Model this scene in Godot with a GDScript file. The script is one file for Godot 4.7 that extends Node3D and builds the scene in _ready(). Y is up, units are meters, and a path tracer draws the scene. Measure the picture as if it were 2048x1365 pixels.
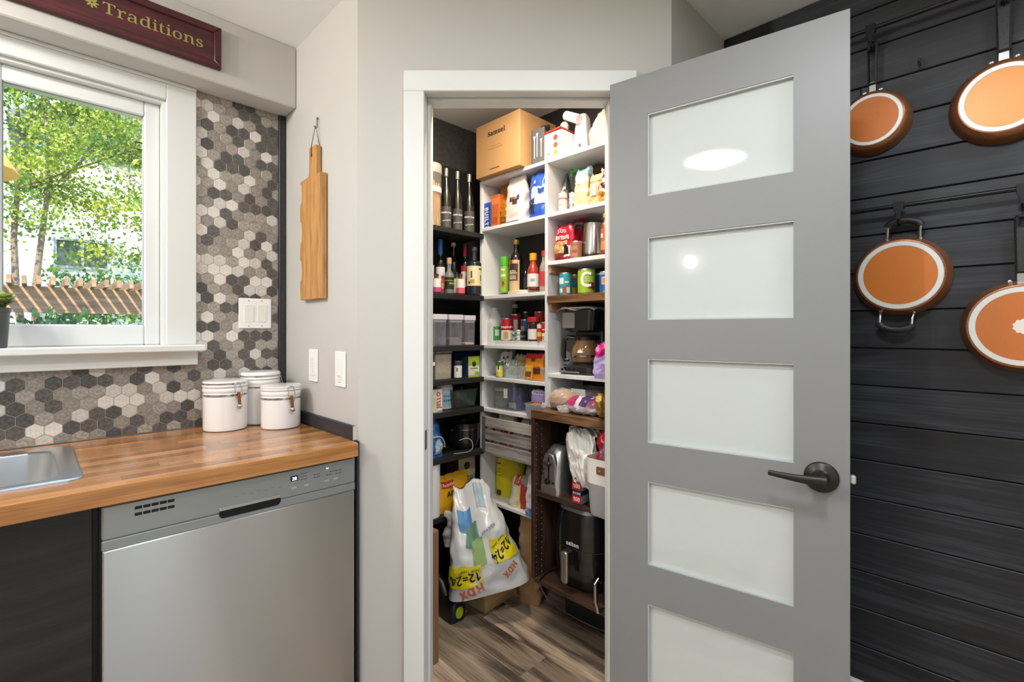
extends Node3D

# The plan is turned 45 degrees: U runs along the window wall towards the pantry corner, V along the black plank wall.
const H := 0.70710678
const LEFT := 45.0     # turn of things that face away from the window wall: their x is U, their front looks down V
const RIGHT := -45.0   # turn of things that face away from the plank wall: their x is -V, their front looks down U

var mats := {}
var used := {}
var rng := RandomNumberGenerator.new()


# ---------------------------------------------------------------- shapes
class Sh:
	var v := PackedVector3Array()
	var t := PackedVector2Array()

	func tri(a: Vector3, b: Vector3, c: Vector3, ua := Vector2.ZERO, ub := Vector2.ZERO, uc := Vector2.ZERO) -> void:
		if (b - a).cross(c - a).length_squared() < 1e-18:
			return
		v.append(a); v.append(b); v.append(c)
		t.append(ua); t.append(ub); t.append(uc)

	func quad(a: Vector3, b: Vector3, c: Vector3, d: Vector3, u0 := Vector2.ZERO, u1 := Vector2.ONE) -> void:
		tri(a, b, c, u0, Vector2(u0.x, u1.y), u1)
		tri(a, c, d, u0, u1, Vector2(u1.x, u0.y))

	func face(p: PackedVector3Array, o: Vector3) -> void:
		var n := (p[2] - p[0]).cross(p[1] - p[0])
		var mid := Vector3.ZERO
		for q in p:
			mid += q / p.size()
		if n.dot(mid - o) < 0.0:
			p.reverse()
		var an := n.abs()
		var uv := PackedVector2Array()
		for q in p:
			uv.append(Vector2(q.z, q.y) if an.x > an.y and an.x > an.z else (Vector2(q.x, q.z) if an.y > an.z else Vector2(q.x, q.y)))
		for i in range(1, p.size() - 1):
			tri(p[0], p[i], p[i + 1], uv[0], uv[i], uv[i + 1])

	# a box from corner to corner, its edges cut by k
	func bx(x0: float, y0: float, z0: float, x1: float, y1: float, z1: float, k := 0.0) -> Sh:
		var c := Vector3(x0 + x1, y0 + y1, z0 + z1) / 2.0
		var h := Vector3(absf(x1 - x0), absf(y1 - y0), absf(z1 - z0)) / 2.0
		k = minf(k, minf(h.x, minf(h.y, h.z)) * 0.8)
		var at := func(s: Vector3, ax: int) -> Vector3:
			var q := h - Vector3(k, k, k)
			q[ax] = h[ax]
			return c + s * q
		for ax in 3:
			var b1 := (ax + 1) % 3
			var b2 := (ax + 2) % 3
			for s in [-1.0, 1.0]:
				var p := PackedVector3Array()
				for e in [[-1.0, -1.0], [1.0, -1.0], [1.0, 1.0], [-1.0, 1.0]]:
					var q := Vector3.ZERO
					q[ax] = s; q[b1] = e[0]; q[b2] = e[1]
					p.append(at.call(q, ax))
				face(p, c)
			if k > 0.0:
				for s1 in [-1.0, 1.0]:
					for s2 in [-1.0, 1.0]:
						var a := Vector3.ZERO
						a[b1] = s1; a[b2] = s2
						var a0 := a
						var a1 := a
						a0[ax] = -1.0; a1[ax] = 1.0
						face(PackedVector3Array([at.call(a0, b1), at.call(a1, b1), at.call(a1, b2), at.call(a0, b2)]), c)
		if k > 0.0:
			for sx in [-1.0, 1.0]:
				for sy in [-1.0, 1.0]:
					for sz in [-1.0, 1.0]:
						var s := Vector3(sx, sy, sz)
						face(PackedVector3Array([at.call(s, 0), at.call(s, 1), at.call(s, 2)]), c)
		return self

	# a box on its base centre
	func box(w: float, h: float, d: float, k := 0.0, c := Vector3.ZERO) -> Sh:
		return bx(c.x - w / 2, c.y, c.z - d / 2, c.x + w / 2, c.y + h, c.z + d / 2, k)

	# a profile of (radius, height) pairs turned round y; angle 0 looks down z
	func lathe(p: Array, n := 28, a0 := 0.0, a1 := TAU, c := Vector3.ZERO) -> Sh:
		for j in n:
			var b0 := a0 + (a1 - a0) * j / n
			var b1 := a0 + (a1 - a0) * (j + 1) / n
			var d0 := Vector3(sin(b0), 0, cos(b0))
			var d1 := Vector3(sin(b1), 0, cos(b1))
			for i in p.size() - 1:
				var q0: Vector2 = p[i]
				var q1: Vector2 = p[i + 1]
				quad(c + d0 * q0.x + Vector3(0, q0.y, 0), c + d0 * q1.x + Vector3(0, q1.y, 0), c + d1 * q1.x + Vector3(0, q1.y, 0), c + d1 * q0.x + Vector3(0, q0.y, 0),
					Vector2(float(j) / n, float(i) / (p.size() - 1)), Vector2(float(j + 1) / n, float(i + 1) / (p.size() - 1)))
		return self

	func tube(p: Array, r: Variant, n := 8, closed := false) -> Sh:
		var rings := []
		var m := p.size()
		var side := Vector3.ZERO
		for i in m:
			var a: Vector3 = p[(i - 1 + m) % m] if closed or i > 0 else p[i]
			var b: Vector3 = p[(i + 1) % m] if closed or i < m - 1 else p[i]
			var along := (b - a).normalized()
			if side == Vector3.ZERO:
				side = along.cross(Vector3.UP if absf(along.y) < 0.9 else Vector3.RIGHT).normalized()
			side = (side - along * side.dot(along)).normalized()
			var up := side.cross(along)
			var ring := PackedVector3Array()
			var rr: float = r if r is float else r[i]
			for j in n:
				ring.append(p[i] + (side * cos(TAU * j / n) + up * sin(TAU * j / n)) * rr)
			rings.append(ring)
		for i in (m if closed else m - 1):
			var r0: PackedVector3Array = rings[i]
			var r1: PackedVector3Array = rings[(i + 1) % m]
			var mid: Vector3 = (p[i] + p[(i + 1) % m]) / 2.0
			for j in n:
				face(PackedVector3Array([r0[j], r1[j], r1[(j + 1) % n], r0[(j + 1) % n]]), mid)
		if not closed:
			face(rings[0].duplicate(), p[1])
			face(rings[m - 1].duplicate(), p[m - 2])
		return self

	# a counter-clockwise outline in x and y, from z0 to z1, its rims cut by k
	func slab(poly: PackedVector2Array, z0: float, z1: float, k := 0.0, back := true) -> Sh:
		if Geometry2D.is_polygon_clockwise(poly):
			poly.reverse()
		var m := poly.size()
		var cut := PackedVector2Array()
		for i in m:
			var e0 := (poly[i] - poly[(i - 1 + m) % m]).normalized()
			var e1 := (poly[(i + 1) % m] - poly[i]).normalized()
			var b := (Vector2(-e0.y, e0.x) + Vector2(-e1.y, e1.x)).normalized()
			cut.append(poly[i] + b * k / maxf(0.4, b.dot(Vector2(-e0.y, e0.x))))
		var rings := [[poly, z0], [poly, z1]] if k == 0.0 else ([[cut, z0], [poly, z0 + k], [poly, z1 - k], [cut, z1]] if back else [[poly, z0], [poly, z1 - k], [cut, z1]])
		for q in rings.size() - 1:
			for i in m:
				var j := (i + 1) % m
				var lo: PackedVector2Array = rings[q][0]
				var hi: PackedVector2Array = rings[q + 1][0]
				quad(Vector3(lo[i].x, lo[i].y, rings[q][1]), Vector3(hi[i].x, hi[i].y, rings[q + 1][1]), Vector3(hi[j].x, hi[j].y, rings[q + 1][1]), Vector3(lo[j].x, lo[j].y, rings[q][1]))
		var ends := [[rings[0], false], [rings[-1], true]] if back else [[rings[-1], true]]
		for e in ends:
			var ring: PackedVector2Array = e[0][0]
			var z: float = e[0][1]
			var ix := Geometry2D.triangulate_polygon(ring)
			for i in range(0, ix.size(), 3):
				var a := ring[ix[i]]
				var b := ring[ix[i + 1]]
				var c := ring[ix[i + 2]]
				if ((b - a).cross(c - a) > 0.0) == e[1]:
					var s := b
					b = c
					c = s
				tri(Vector3(a.x, a.y, z), Vector3(b.x, b.y, z), Vector3(c.x, c.y, z), a, b, c)
		return self

	func grid(nu: int, nv: int, f: Callable) -> Sh:
		var p := []
		for j in nv + 1:
			for i in nu + 1:
				p.append(f.call(float(i) / nu, float(j) / nv))
		for j in nv:
			for i in nu:
				var o := j * (nu + 1) + i
				quad(p[o], p[o + nu + 1], p[o + nu + 2], p[o + 1], Vector2(float(i) / nu, float(j) / nv), Vector2(float(i + 1) / nu, float(j + 1) / nv))
		return self

	func ball(c: Vector3, r: Vector3, nu := 14, nv := 9) -> Sh:
		return grid(nu, nv, func(a: float, b: float) -> Vector3:
			var y := -cos(PI * b)
			var w := sin(PI * b)
			return c + Vector3(w * sin(TAU * a), y, w * cos(TAU * a)) * r)

	# rings of equally many points, counter-clockwise from above, joined upwards
	func loft(rings: Array, cap0 := true, cap1 := true) -> Sh:
		for q in rings.size() - 1:
			var lo: PackedVector3Array = rings[q]
			var hi: PackedVector3Array = rings[q + 1]
			var n := lo.size()
			for i in n:
				var j := (i + 1) % n
				quad(lo[i], hi[i], hi[j], lo[j], Vector2(float(i) / n, float(q) / (rings.size() - 1)), Vector2(float(i + 1) / n, float(q + 1) / (rings.size() - 1)))
		for e in [[rings[0], cap0, 1], [rings[-1], cap1, 0]]:
			if e[1]:
				var ring: PackedVector3Array = e[0]
				var c := Vector3.ZERO
				for p in ring:
					c += p / ring.size()
				for i in ring.size():
					var a := ring[i]
					var b := ring[(i + 1) % ring.size()]
					if e[2]:
						tri(c, a, b)
					else:
						tri(c, b, a)
		return self

	func xf(m: Transform3D) -> Sh:
		for i in v.size():
			v[i] = m * v[i]
		return self

	func turn(deg: Vector3, move := Vector3.ZERO) -> Sh:
		return xf(Transform3D(Basis.from_euler(deg * PI / 180.0), move))

	func add(o: Sh) -> Sh:
		v.append_array(o.v)
		t.append_array(o.t)
		return self

	func rough(amount: float, freq: float, seed_ := 1) -> Sh:
		var n := FastNoiseLite.new()
		n.seed = seed_
		n.frequency = freq
		for i in v.size():
			var p := v[i]
			v[i] = p + Vector3(n.get_noise_3dv(p), n.get_noise_3dv(p + Vector3(9, 3, 7)), n.get_noise_3dv(p + Vector3(-5, 8, 2))) * amount
		return self

	func mesh(angle := 38.0) -> ArrayMesh:
		var nf := v.size() / 3
		var big := PackedVector3Array()
		var unit := PackedVector3Array()
		var keys := []
		var near := {}
		for f in nf:
			var n := (v[3 * f + 2] - v[3 * f]).cross(v[3 * f + 1] - v[3 * f])
			big.append(n)
			unit.append(n.normalized())
			if angle > 0.0:
				for i in 3:
					var key := Vector3i((v[3 * f + i] * 20000.0).round())
					keys.append(key)
					if near.has(key):
						near[key].append(f)
					else:
						near[key] = [f]
		var nn := PackedVector3Array()
		var lim := cos(deg_to_rad(angle))
		for f in nf:
			for i in 3:
				if angle <= 0.0:
					nn.append(unit[f])
					continue
				var s := Vector3.ZERO
				for g in near[keys[3 * f + i]]:
					if unit[g].dot(unit[f]) >= lim:
						s += big[g]
				nn.append(s.normalized() if s != Vector3.ZERO else unit[f])
		var a := []
		a.resize(Mesh.ARRAY_MAX)
		a[Mesh.ARRAY_VERTEX] = v
		a[Mesh.ARRAY_NORMAL] = nn
		a[Mesh.ARRAY_TEX_UV] = t
		var out := ArrayMesh.new()
		out.add_surface_from_arrays(Mesh.PRIMITIVE_TRIANGLES, a)
		return out


# a soft bag of width w, height h and depth d, standing on its base and pinched along the top
class Bag:
	var w: float
	var h: float
	var d: float
	var amp: float
	var lean: float
	var top := 0.03
	var slim := 0.1
	var n := FastNoiseLite.new()

	func _init(w_: float, h_: float, d_: float, seed_ := 1, amp_ := 0.006, lean_ := 0.0, slim_ := 0.1) -> void:
		w = w_; h = h_; d = d_; amp = amp_; lean = lean_; slim = slim_
		n.seed = seed_
		n.frequency = 2.2 / maxf(0.02, minf(w_, h_))
		n.fractal_octaves = 3
		n.fractal_gain = 0.45

	func depth(t: float) -> float:
		return d * (0.86 + 0.3 * t) * pow(maxf(0.0, 1.0 - pow(t, 2.2)), 0.7) + 0.003

	func pt(a: float, t: float, off := 0.0) -> Vector3:   # angle round the bag, height 0..1
		var s := sin(a)
		var c := cos(a)
		var e := 0.55
		var tt := clampf(t, 0.0, 1.0)
		var x := signf(s) * pow(absf(s), e) * w / 2 * (1.0 - slim * tt)
		var z := signf(c) * pow(absf(c), e) * depth(tt) / 2
		var q := Vector3(x, t * h, z)
		var k := n.get_noise_3dv(q) * amp * smoothstep(0.0, 0.12, tt)
		q += Vector3(s * w, 0, c * maxf(d, w * 0.5)).normalized() * (k + off)
		q.y += n.get_noise_2d(q.x * 2.0, 40.0) * amp * 1.5 * tt
		q.z -= lean * tt * tt * h
		return q

	func front(s: float, t: float, off := 0.0) -> Vector3:  # s -1..1 across the front
		return pt(asin(clampf(signf(s) * pow(absf(s), 1.0 / 0.55), -1.0, 1.0)), t, off)

	func shell(nu := 32, nv := 16) -> Sh:
		var q := Sh.new().grid(nu, nv, func(a: float, b: float) -> Vector3: return pt(TAU * a, b))
		q.grid(nu, 1, func(a: float, b: float) -> Vector3: return pt(TAU * a, 0.0) * Vector3(b, 1, b))
		return q

	func patch(s0: float, s1: float, t0: float, t1: float, off := 0.0008, nu := 10, nv := 10) -> Sh:
		return Sh.new().grid(nu, nv, func(a: float, b: float) -> Vector3: return front(lerpf(s0, s1, a), lerpf(t0, t1, b), off))

	func warp() -> Callable:
		return func(p: Vector3) -> Vector3: return front(2.0 * p.x / w, p.y / h, 0.0012 + p.z)


func sh() -> Sh:
	return Sh.new()


func rrect(w: float, h: float, r: float, n := 5, c := Vector2.ZERO) -> PackedVector2Array:
	var p := PackedVector2Array()
	for q in 4:
		var o := Vector2([1, -1, -1, 1][q] * (w / 2 - r), [1, 1, -1, -1][q] * (h / 2 - r))
		for i in n + 1:
			var a := PI / 2 * (q + float(i) / n)
			p.append(c + o + Vector2(cos(a), sin(a)) * r)
	return p


func ring(w: float, d: float, r: float, y: float, cx := 0.0, cz := 0.0, n := 5) -> PackedVector3Array:
	var p := PackedVector3Array()
	for q in rrect(w, d, minf(r, minf(w, d) / 2.001), n):
		p.append(Vector3(cx + q.x, y, cz - q.y))
	return p


func oval(rx: float, ry: float, n := 28, c := Vector2.ZERO) -> PackedVector2Array:
	var p := PackedVector2Array()
	for i in n:
		p.append(c + Vector2(cos(TAU * i / n) * rx, sin(TAU * i / n) * ry))
	return p


func smooth(p: Array, n := 6) -> Array:   # a soft curve through the points
	var out := []
	for i in p.size() - 1:
		var a: Vector3 = p[maxi(0, i - 1)]
		var d: Vector3 = p[mini(p.size() - 1, i + 2)]
		for j in n:
			out.append((p[i] as Vector3).cubic_interpolate(p[i + 1], a, d, float(j) / n))
	out.append(p[-1])
	return out


func rp(a: Array) -> Array:   # flat list r, y, r, y ... as pairs
	var p := []
	for i in range(0, a.size(), 2):
		p.append(Vector2(a[i], a[i + 1]))
	return p


# ---------------------------------------------------------------- materials
func m(c: String, rough := 0.6, metal := 0.0, x := {}) -> StandardMaterial3D:
	var key := str([c, rough, metal, x])
	if not mats.has(key):
		var k := StandardMaterial3D.new()
		k.albedo_color = Color(c)
		k.roughness = rough
		k.metallic = metal
		for p in x:
			k.set(p, x[p])
		mats[key] = k
	return mats[key]


func clear(c: String, alpha: float, rough := 0.03) -> StandardMaterial3D:
	var k := m(c + "|", rough) if false else m(c, rough, 0.0, {"transparency": BaseMaterial3D.TRANSPARENCY_ALPHA})
	k.albedo_color.a = alpha
	return k


func gloss(c: String) -> StandardMaterial3D:
	return m(c, 0.25, 0.0, {"clearcoat_enabled": true, "clearcoat": 0.6, "clearcoat_roughness": 0.08})


func glow(c: String, e: float) -> StandardMaterial3D:
	return m(c, 0.5, 0.0, {"emission_enabled": true, "emission": Color(c), "emission_energy_multiplier": e})


func picture(w: int, h: int, f: Callable) -> ImageTexture:
	var d := PackedByteArray()
	d.resize(w * h * 3)
	var o := 0
	for y in h:
		for x in w:
			var c: Color = f.call(x, y)
			d[o] = c.r8; d[o + 1] = c.g8; d[o + 2] = c.b8
			o += 3
	return ImageTexture.create_from_image(Image.create_from_data(w, h, false, Image.FORMAT_RGB8, d))


# wood whose grain runs along x, in n cuts taken from one board; span is the board's length in metres
func wood(key: String, colors: Array, n := 3, rough := 0.45, span := 1.2, streak := 1.0, knots := 3, seed_ := 1, x := {}) -> Array:
	if mats.has(key):
		return mats[key]
	var n1 := FastNoiseLite.new()
	n1.seed = seed_
	n1.frequency = 0.01
	var n2 := FastNoiseLite.new()
	n2.seed = seed_ + 7
	n2.frequency = 0.02
	n2.fractal_octaves = 2
	var r := RandomNumberGenerator.new()
	r.seed = seed_
	var ks := []
	for i in knots:
		ks.append(Vector3(r.randf_range(40, 470), r.randf_range(40, 470), r.randf_range(14, 30)))
	var ramp := Gradient.new()
	ramp.offsets = PackedFloat32Array([0.0, 0.5, 1.0])
	ramp.colors = PackedColorArray([Color(colors[0]), Color(colors[1]), Color(colors[2])])
	var tex := picture(512, 512, func(px: int, py: int) -> Color:
		var mx := 512.0 * 0.5 - absf(px - 256.0)
		var y := float(py)
		var dark := 0.0
		for k in ks:
			var q := Vector2((px - k.x) / 2.6, py - k.y)
			var l: float = q.length() / k.z
			y += signf(q.y) * k.z * 0.9 * exp(-l * l * 0.7)
			dark += exp(-l * l * 1.4)
		var g := n1.get_noise_2d(mx * 0.35, y * 1.7 + n2.get_noise_2d(mx * 0.4, y * 0.5) * 26.0)
		var fine := n2.get_noise_2d(mx * 0.25 + 99.0, y * 9.0)
		var v := 0.5 + streak * (g * 0.85 + fine * 0.38) - dark * 0.55
		return ramp.sample(clampf(v, 0.0, 1.0)))
	var out := []
	for i in n:
		var k := StandardMaterial3D.new()
		k.albedo_texture = tex
		k.roughness = rough
		k.uv1_triplanar = true
		k.uv1_scale = Vector3(1, 2.0, 2.0) / span
		k.uv1_offset = Vector3(0.37, 0.29, 0.53) * i
		var tone := 1.0 - 0.06 * ((i * 2) % n)
		k.albedo_color = Color(tone, tone, tone)
		for p in x:
			k.set(p, x[p])
		out.append(k)
	mats[key] = out
	return out


func speckle(key: String, c0: String, c1: String, freq: float, scale: float, rough := 0.5, x := {}) -> StandardMaterial3D:
	if not mats.has(key):
		var n := FastNoiseLite.new()
		n.frequency = freq
		n.fractal_octaves = 4
		n.seed = key.hash() % 1000
		var ramp := Gradient.new()
		ramp.offsets = PackedFloat32Array([0.25, 0.75])
		ramp.colors = PackedColorArray([Color(c0), Color(c1)])
		var t := NoiseTexture2D.new()
		t.width = 256; t.height = 256
		t.seamless = true
		t.noise = n
		t.color_ramp = ramp
		var k := StandardMaterial3D.new()
		k.albedo_texture = t
		k.roughness = rough
		k.uv1_triplanar = true
		k.uv1_scale = Vector3.ONE / scale
		for p in x:
			k.set(p, x[p])
		mats[key] = k
	return mats[key]


# ---------------------------------------------------------------- things and parts
func at(u: float, v: float, y: float) -> Vector3:
	return Vector3((u - v) * H, y, -(u + v) * H)


func named(s: String) -> String:
	used[s] = used.get(s, -1) + 1
	return s if used[s] == 0 else "%s_%03d" % [s, used[s]]


func tag(o: Node3D, label: String, category: String, group := "") -> void:
	if label:
		o.set_meta("label", label)
		o.set_meta("category", category)
	if group:
		o.set_meta("group", group)


func thing(called: String, label: String, category: String, pos := Vector3.ZERO, turn := 0.0, group := "") -> Node3D:
	var o := Node3D.new()
	o.name = named(called)
	add_child(o)
	o.position = pos
	o.rotation_degrees.y = turn
	tag(o, label, category, group)
	return o


func part(par: Node3D, called: String, s: Variant, k: Material, pos := Vector3.ZERO, rot := Vector3.ZERO) -> MeshInstance3D:
	var o := MeshInstance3D.new()
	o.name = called
	o.mesh = s if s is Mesh else s.mesh()
	o.material_override = k
	o.position = pos
	o.rotation_degrees = rot
	par.add_child(o, true)
	return o


func one(called: String, label: String, category: String, s: Variant, k: Material, pos := Vector3.ZERO, turn := 0.0, group := "") -> MeshInstance3D:
	var o := part(self, named(called), s, k, pos, Vector3(0, turn, 0))
	tag(o, label, category, group)
	return o


func setting(called: String, pos := Vector3.ZERO, turn := 0.0) -> Node3D:
	var o := thing(called, "", "", pos, turn)
	o.set_meta("kind", "structure")
	return o


func struct(called: String, s: Variant, k: Material, pos := Vector3.ZERO, turn := 0.0) -> MeshInstance3D:
	var o := part(self, named(called), s, k, pos, Vector3(0, turn, 0))
	o.set_meta("kind", "structure")
	return o


# flat print on a front at z: fractions of the w by h front, as [x0, y0, x1, y1, colour]
func panels(o: Node3D, w: float, h: float, z: float, list: Array, called := "printed_panel") -> void:
	var i := 0
	for q in list:
		part(o, called, sh().bx((q[0] - 0.5) * w, q[1] * h, z, (q[2] - 0.5) * w, q[3] * h, z + 0.0005 + 0.00012 * i), m(q[4], 0.45))
		i += 1


# lettering on a front at z: [words, x, y, em as a fraction of h, colour, options]
func words(o: Node3D, w: float, h: float, z: float, list: Array) -> void:
	for q in list:
		text(o, q[0], q[3] * h, m(q[4], 0.5), Vector3((q[1] - 0.5) * w, q[2] * h, z + 0.0012), q[5] if q.size() > 5 else {})


func carton(called: String, label: String, cat: String, pos: Vector3, w: float, h: float, d: float, c: String, turn: float, pr := [], wd := [], group := "", k := 0.0015) -> Node3D:
	var o := thing(called, label, cat, pos, turn, group)
	part(o, "box_body", sh().bx(-w / 2, 0, -d / 2, w / 2, h, d / 2, k), m(c, 0.55))
	part(o, "top_flap", sh().bx(-w / 2 + 0.002, h, -d / 2 + 0.002, w / 2 - 0.002, h + 0.0007, d / 2 - 0.002), m(c, 0.55))
	panels(o, w, h, d / 2, pr)
	words(o, w, h, d / 2, wd)
	return o


# band of print round part of a cylinder: heights y0 to y1 in metres, half angle in degrees
func band(o: Node3D, r: float, y0: float, y1: float, half: float, k: Material, called := "label", mid := 0.0) -> MeshInstance3D:
	return part(o, called, sh().lathe([Vector2(r + 0.0004, y0), Vector2(r + 0.0004, y1)], maxi(6, int(half / 6)), deg_to_rad(mid - half), deg_to_rad(mid + half)), k)


# o: shoulder, neck (share of r), neck_at, glass, cap, cap_h, label [y0, y1, colour], words [[s, y, em, colour, opts]], fill [colour, height]
func bottle(called: String, label: String, pos: Vector3, r: float, h: float, turn: float, o := {}) -> Node3D:
	var t := thing(called, label, o.get("cat", "bottle"), pos, turn, o.get("group", ""))
	var sy: float = o.get("shoulder", 0.58) * h
	var ny: float = o.get("neck_at", 0.76) * h
	var nr: float = o.get("neck", 0.36) * r
	var ch: float = o.get("cap_h", 0.1) * h
	var top := h - ch * 0.25
	var p := [Vector2(0, 0.002), Vector2(r * 0.86, 0.0), Vector2(r * 0.97, 0.004), Vector2(r, 0.012), Vector2(r, sy)]
	for i in range(1, 6):
		var q := i / 5.0
		p.append(Vector2(lerpf(r, nr, smoothstep(0.0, 1.0, q)), lerpf(sy, ny, pow(q, 0.85))))
	p.append_array([Vector2(nr, top - 0.012), Vector2(nr * 1.12, top - 0.010), Vector2(nr * 1.12, top), Vector2(0, top)])
	var glass: Material = o.get("glass", gloss("12140f"))
	part(t, "glass", sh().lathe(p, 26), glass)
	if o.has("fill"):
		var fh: float = o.fill[1] * h
		var fr := r * 0.93
		part(t, "contents", sh().lathe([Vector2(0, 0.004), Vector2(fr, 0.005), Vector2(fr, minf(fh, sy)), Vector2(fr if fh < sy else nr * 0.9, maxf(minf(fh, ny), minf(fh, sy) + 0.0005)), Vector2(0, maxf(minf(fh, ny), minf(fh, sy) + 0.0006))], 22), m(o.fill[0], 0.15))
	part(t, "cap", sh().lathe([Vector2(0, h - ch), Vector2(nr * 1.22, h - ch), Vector2(nr * 1.24, h - 0.003), Vector2(nr * 1.12, h), Vector2(0, h)], 18), m(o.get("cap", "222222"), 0.4, o.get("cap_metal", 0.0)))
	if o.has("label"):
		band(t, r, o.label[0] * h, o.label[1] * h, o.get("wrap", 100.0), m(o.label[2], 0.55))
	for b in o.get("bands", []):
		band(t, r + 0.0003, b[0] * h, b[1] * h, b[3] if b.size() > 3 else o.get("wrap", 100.0), m(b[2], 0.5), "label_band", b[4] if b.size() > 4 else 0.0)
	for w in o.get("words", []):
		var opt: Dictionary = (w[4] if w.size() > 4 else {}).duplicate()
		opt.bend = r + 0.001
		text(t, w[0], w[2], m(w[3], 0.5), Vector3(0, w[1] * h, 0), opt)
	return t


func can(called: String, label: String, pos: Vector3, r: float, h: float, turn: float, c: String, o := {}) -> Node3D:
	var t := thing(called, label, o.get("cat", "can"), pos, turn, o.get("group", ""))
	part(t, "can_body", sh().lathe([Vector2(0, 0.001), Vector2(r * 0.94, 0), Vector2(r, 0.004), Vector2(r, h - 0.004), Vector2(r * 0.97, h - 0.001)], 26), m("b9bcbe", 0.3, 0.9))
	band(t, r, 0.005, h - 0.005, 180.0, m(c, 0.4), "label")
	part(t, "lid", sh().lathe([Vector2(r * 0.99, h - 0.004), Vector2(r * 1.01, h - 0.001), Vector2(r * 0.98, h + 0.001), Vector2(r * 0.94, h - 0.003), Vector2(0, h - 0.003)], 26), m(o.get("lid", "c9cccd"), 0.3, 0.0 if o.has("lid") else 0.9))
	for b in o.get("bands", []):
		band(t, r + 0.0004, b[0] * h, b[1] * h, b[3] if b.size() > 3 else 179.0, m(b[2], 0.45), "label_band", b[4] if b.size() > 4 else 0.0)
	for w in o.get("words", []):
		var opt: Dictionary = (w[4] if w.size() > 4 else {}).duplicate()
		opt.bend = r + 0.0012
		text(t, w[0], w[2] * h, m(w[3], 0.5), Vector3(0, w[1] * h, 0), opt)
	return t


# o: amp, lean, seal colour, patches [[s0, s1, t0, t1, colour]], words [[s, s, t, em, colour, opts]]
func pouch(called: String, label: String, cat: String, pos: Vector3, w: float, h: float, d: float, turn: float, k: Material, o := {}) -> Node3D:
	var t := thing(called, label, cat, pos, turn, o.get("group", ""))
	var g := Bag.new(w, h, d, o.get("seed", called.hash() % 500 + int(w * 9999)), o.get("amp", 0.006), o.get("lean", 0.0), o.get("slim", 0.1))
	part(t, "bag", g.shell(o.get("nu", 44), o.get("nv", 26)).mesh(70.0), k)
	if o.has("seal"):
		part(t, "top_seal", g.patch(-1.0, 1.0, 0.9, 1.0, 0.0012).mesh(70.0), m(o.seal, 0.4))
	var i := 0
	for q in o.get("patches", []):
		part(t, "printed_panel", g.patch(q[0], q[1], q[2], q[3], o.get("lift", 0.0018) + 0.0002 * i, o.get("pn", 18), o.get("pn", 18)).mesh(70.0), q[4] if q[4] is Material else m(q[4], 0.4))
		i += 1
	for q in o.get("words", []):
		var opt: Dictionary = (q[5] if q.size() > 5 else {}).duplicate()
		var f := g.warp()
		opt.warp = func(p: Vector3) -> Vector3: return f.call(p + Vector3(0, 0, o.get("lift", 0.0018) + 0.0002))
		text(t, q[0], q[3], m(q[4], 0.5), Vector3(q[1] * w / 2, q[2] * h, 0), opt)
	return t


# an open plastic bin or tray with walls of thickness k
func bin(w: float, h: float, d: float, k := 0.002, flare := 1.0, r := 0.012) -> Sh:
	return sh().loft([ring(w * flare, d * flare, r, 0.0), ring(w, d, r, h), ring(w + 0.008, d + 0.008, r, h), ring(w + 0.008, d + 0.008, r, h + 0.003), ring(w - 2 * k, d - 2 * k, r, h + 0.003), ring(w * flare - 2 * k, d * flare - 2 * k, r, k)])


# raised lettering whose em is size metres, centred on pos; bend wraps it round a radius, warp lays it on a surface
func text(par: Node3D, s: String, size: float, k: Material, pos := Vector3.ZERO, o := {}) -> MeshInstance3D:
	var tm := TextMesh.new()
	var f := SystemFont.new()
	f.font_names = PackedStringArray([o.get("font", "Droid Sans")])
	f.font_weight = 700 if o.get("bold", false) else 400
	tm.font = f
	tm.text = s
	tm.font_size = 48
	tm.pixel_size = size / 48.0
	tm.curve_step = o.get("curve", 2.0)
	tm.depth = o.get("depth", 0.0006)
	var w: float = o.get("width", 0.0)
	var box := tm.get_aabb()
	var sx := w / box.size.x if w > 0.0 else 1.0
	var a := tm.surface_get_arrays(0)
	for n in range(1, tm.get_surface_count()):
		pass
	var vv: PackedVector3Array = a[Mesh.ARRAY_VERTEX]
	var bend: float = o.get("bend", 0.0)
	var tilt := Basis.from_euler(Vector3(0, 0, deg_to_rad(o.get("roll", 0.0))))
	for i in vv.size():
		var p := tilt * Vector3((vv[i].x - box.get_center().x) * sx, vv[i].y - box.get_center().y, vv[i].z)
		if o.has("warp"):
			p = o.warp.call(p + pos)
		elif bend > 0.0:
			p = Vector3(sin(p.x / bend) * (bend + p.z), p.y, cos(p.x / bend) * (bend + p.z))
		vv[i] = p
	a[Mesh.ARRAY_VERTEX] = vv
	a[Mesh.ARRAY_TANGENT] = null
	var mesh := ArrayMesh.new()
	mesh.add_surface_from_arrays(Mesh.PRIMITIVE_TRIANGLES, a)
	return part(par, o.get("name", "lettering"), mesh, k, Vector3.ZERO if o.has("warp") else pos, o.get("rot", Vector3.ZERO))


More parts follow.
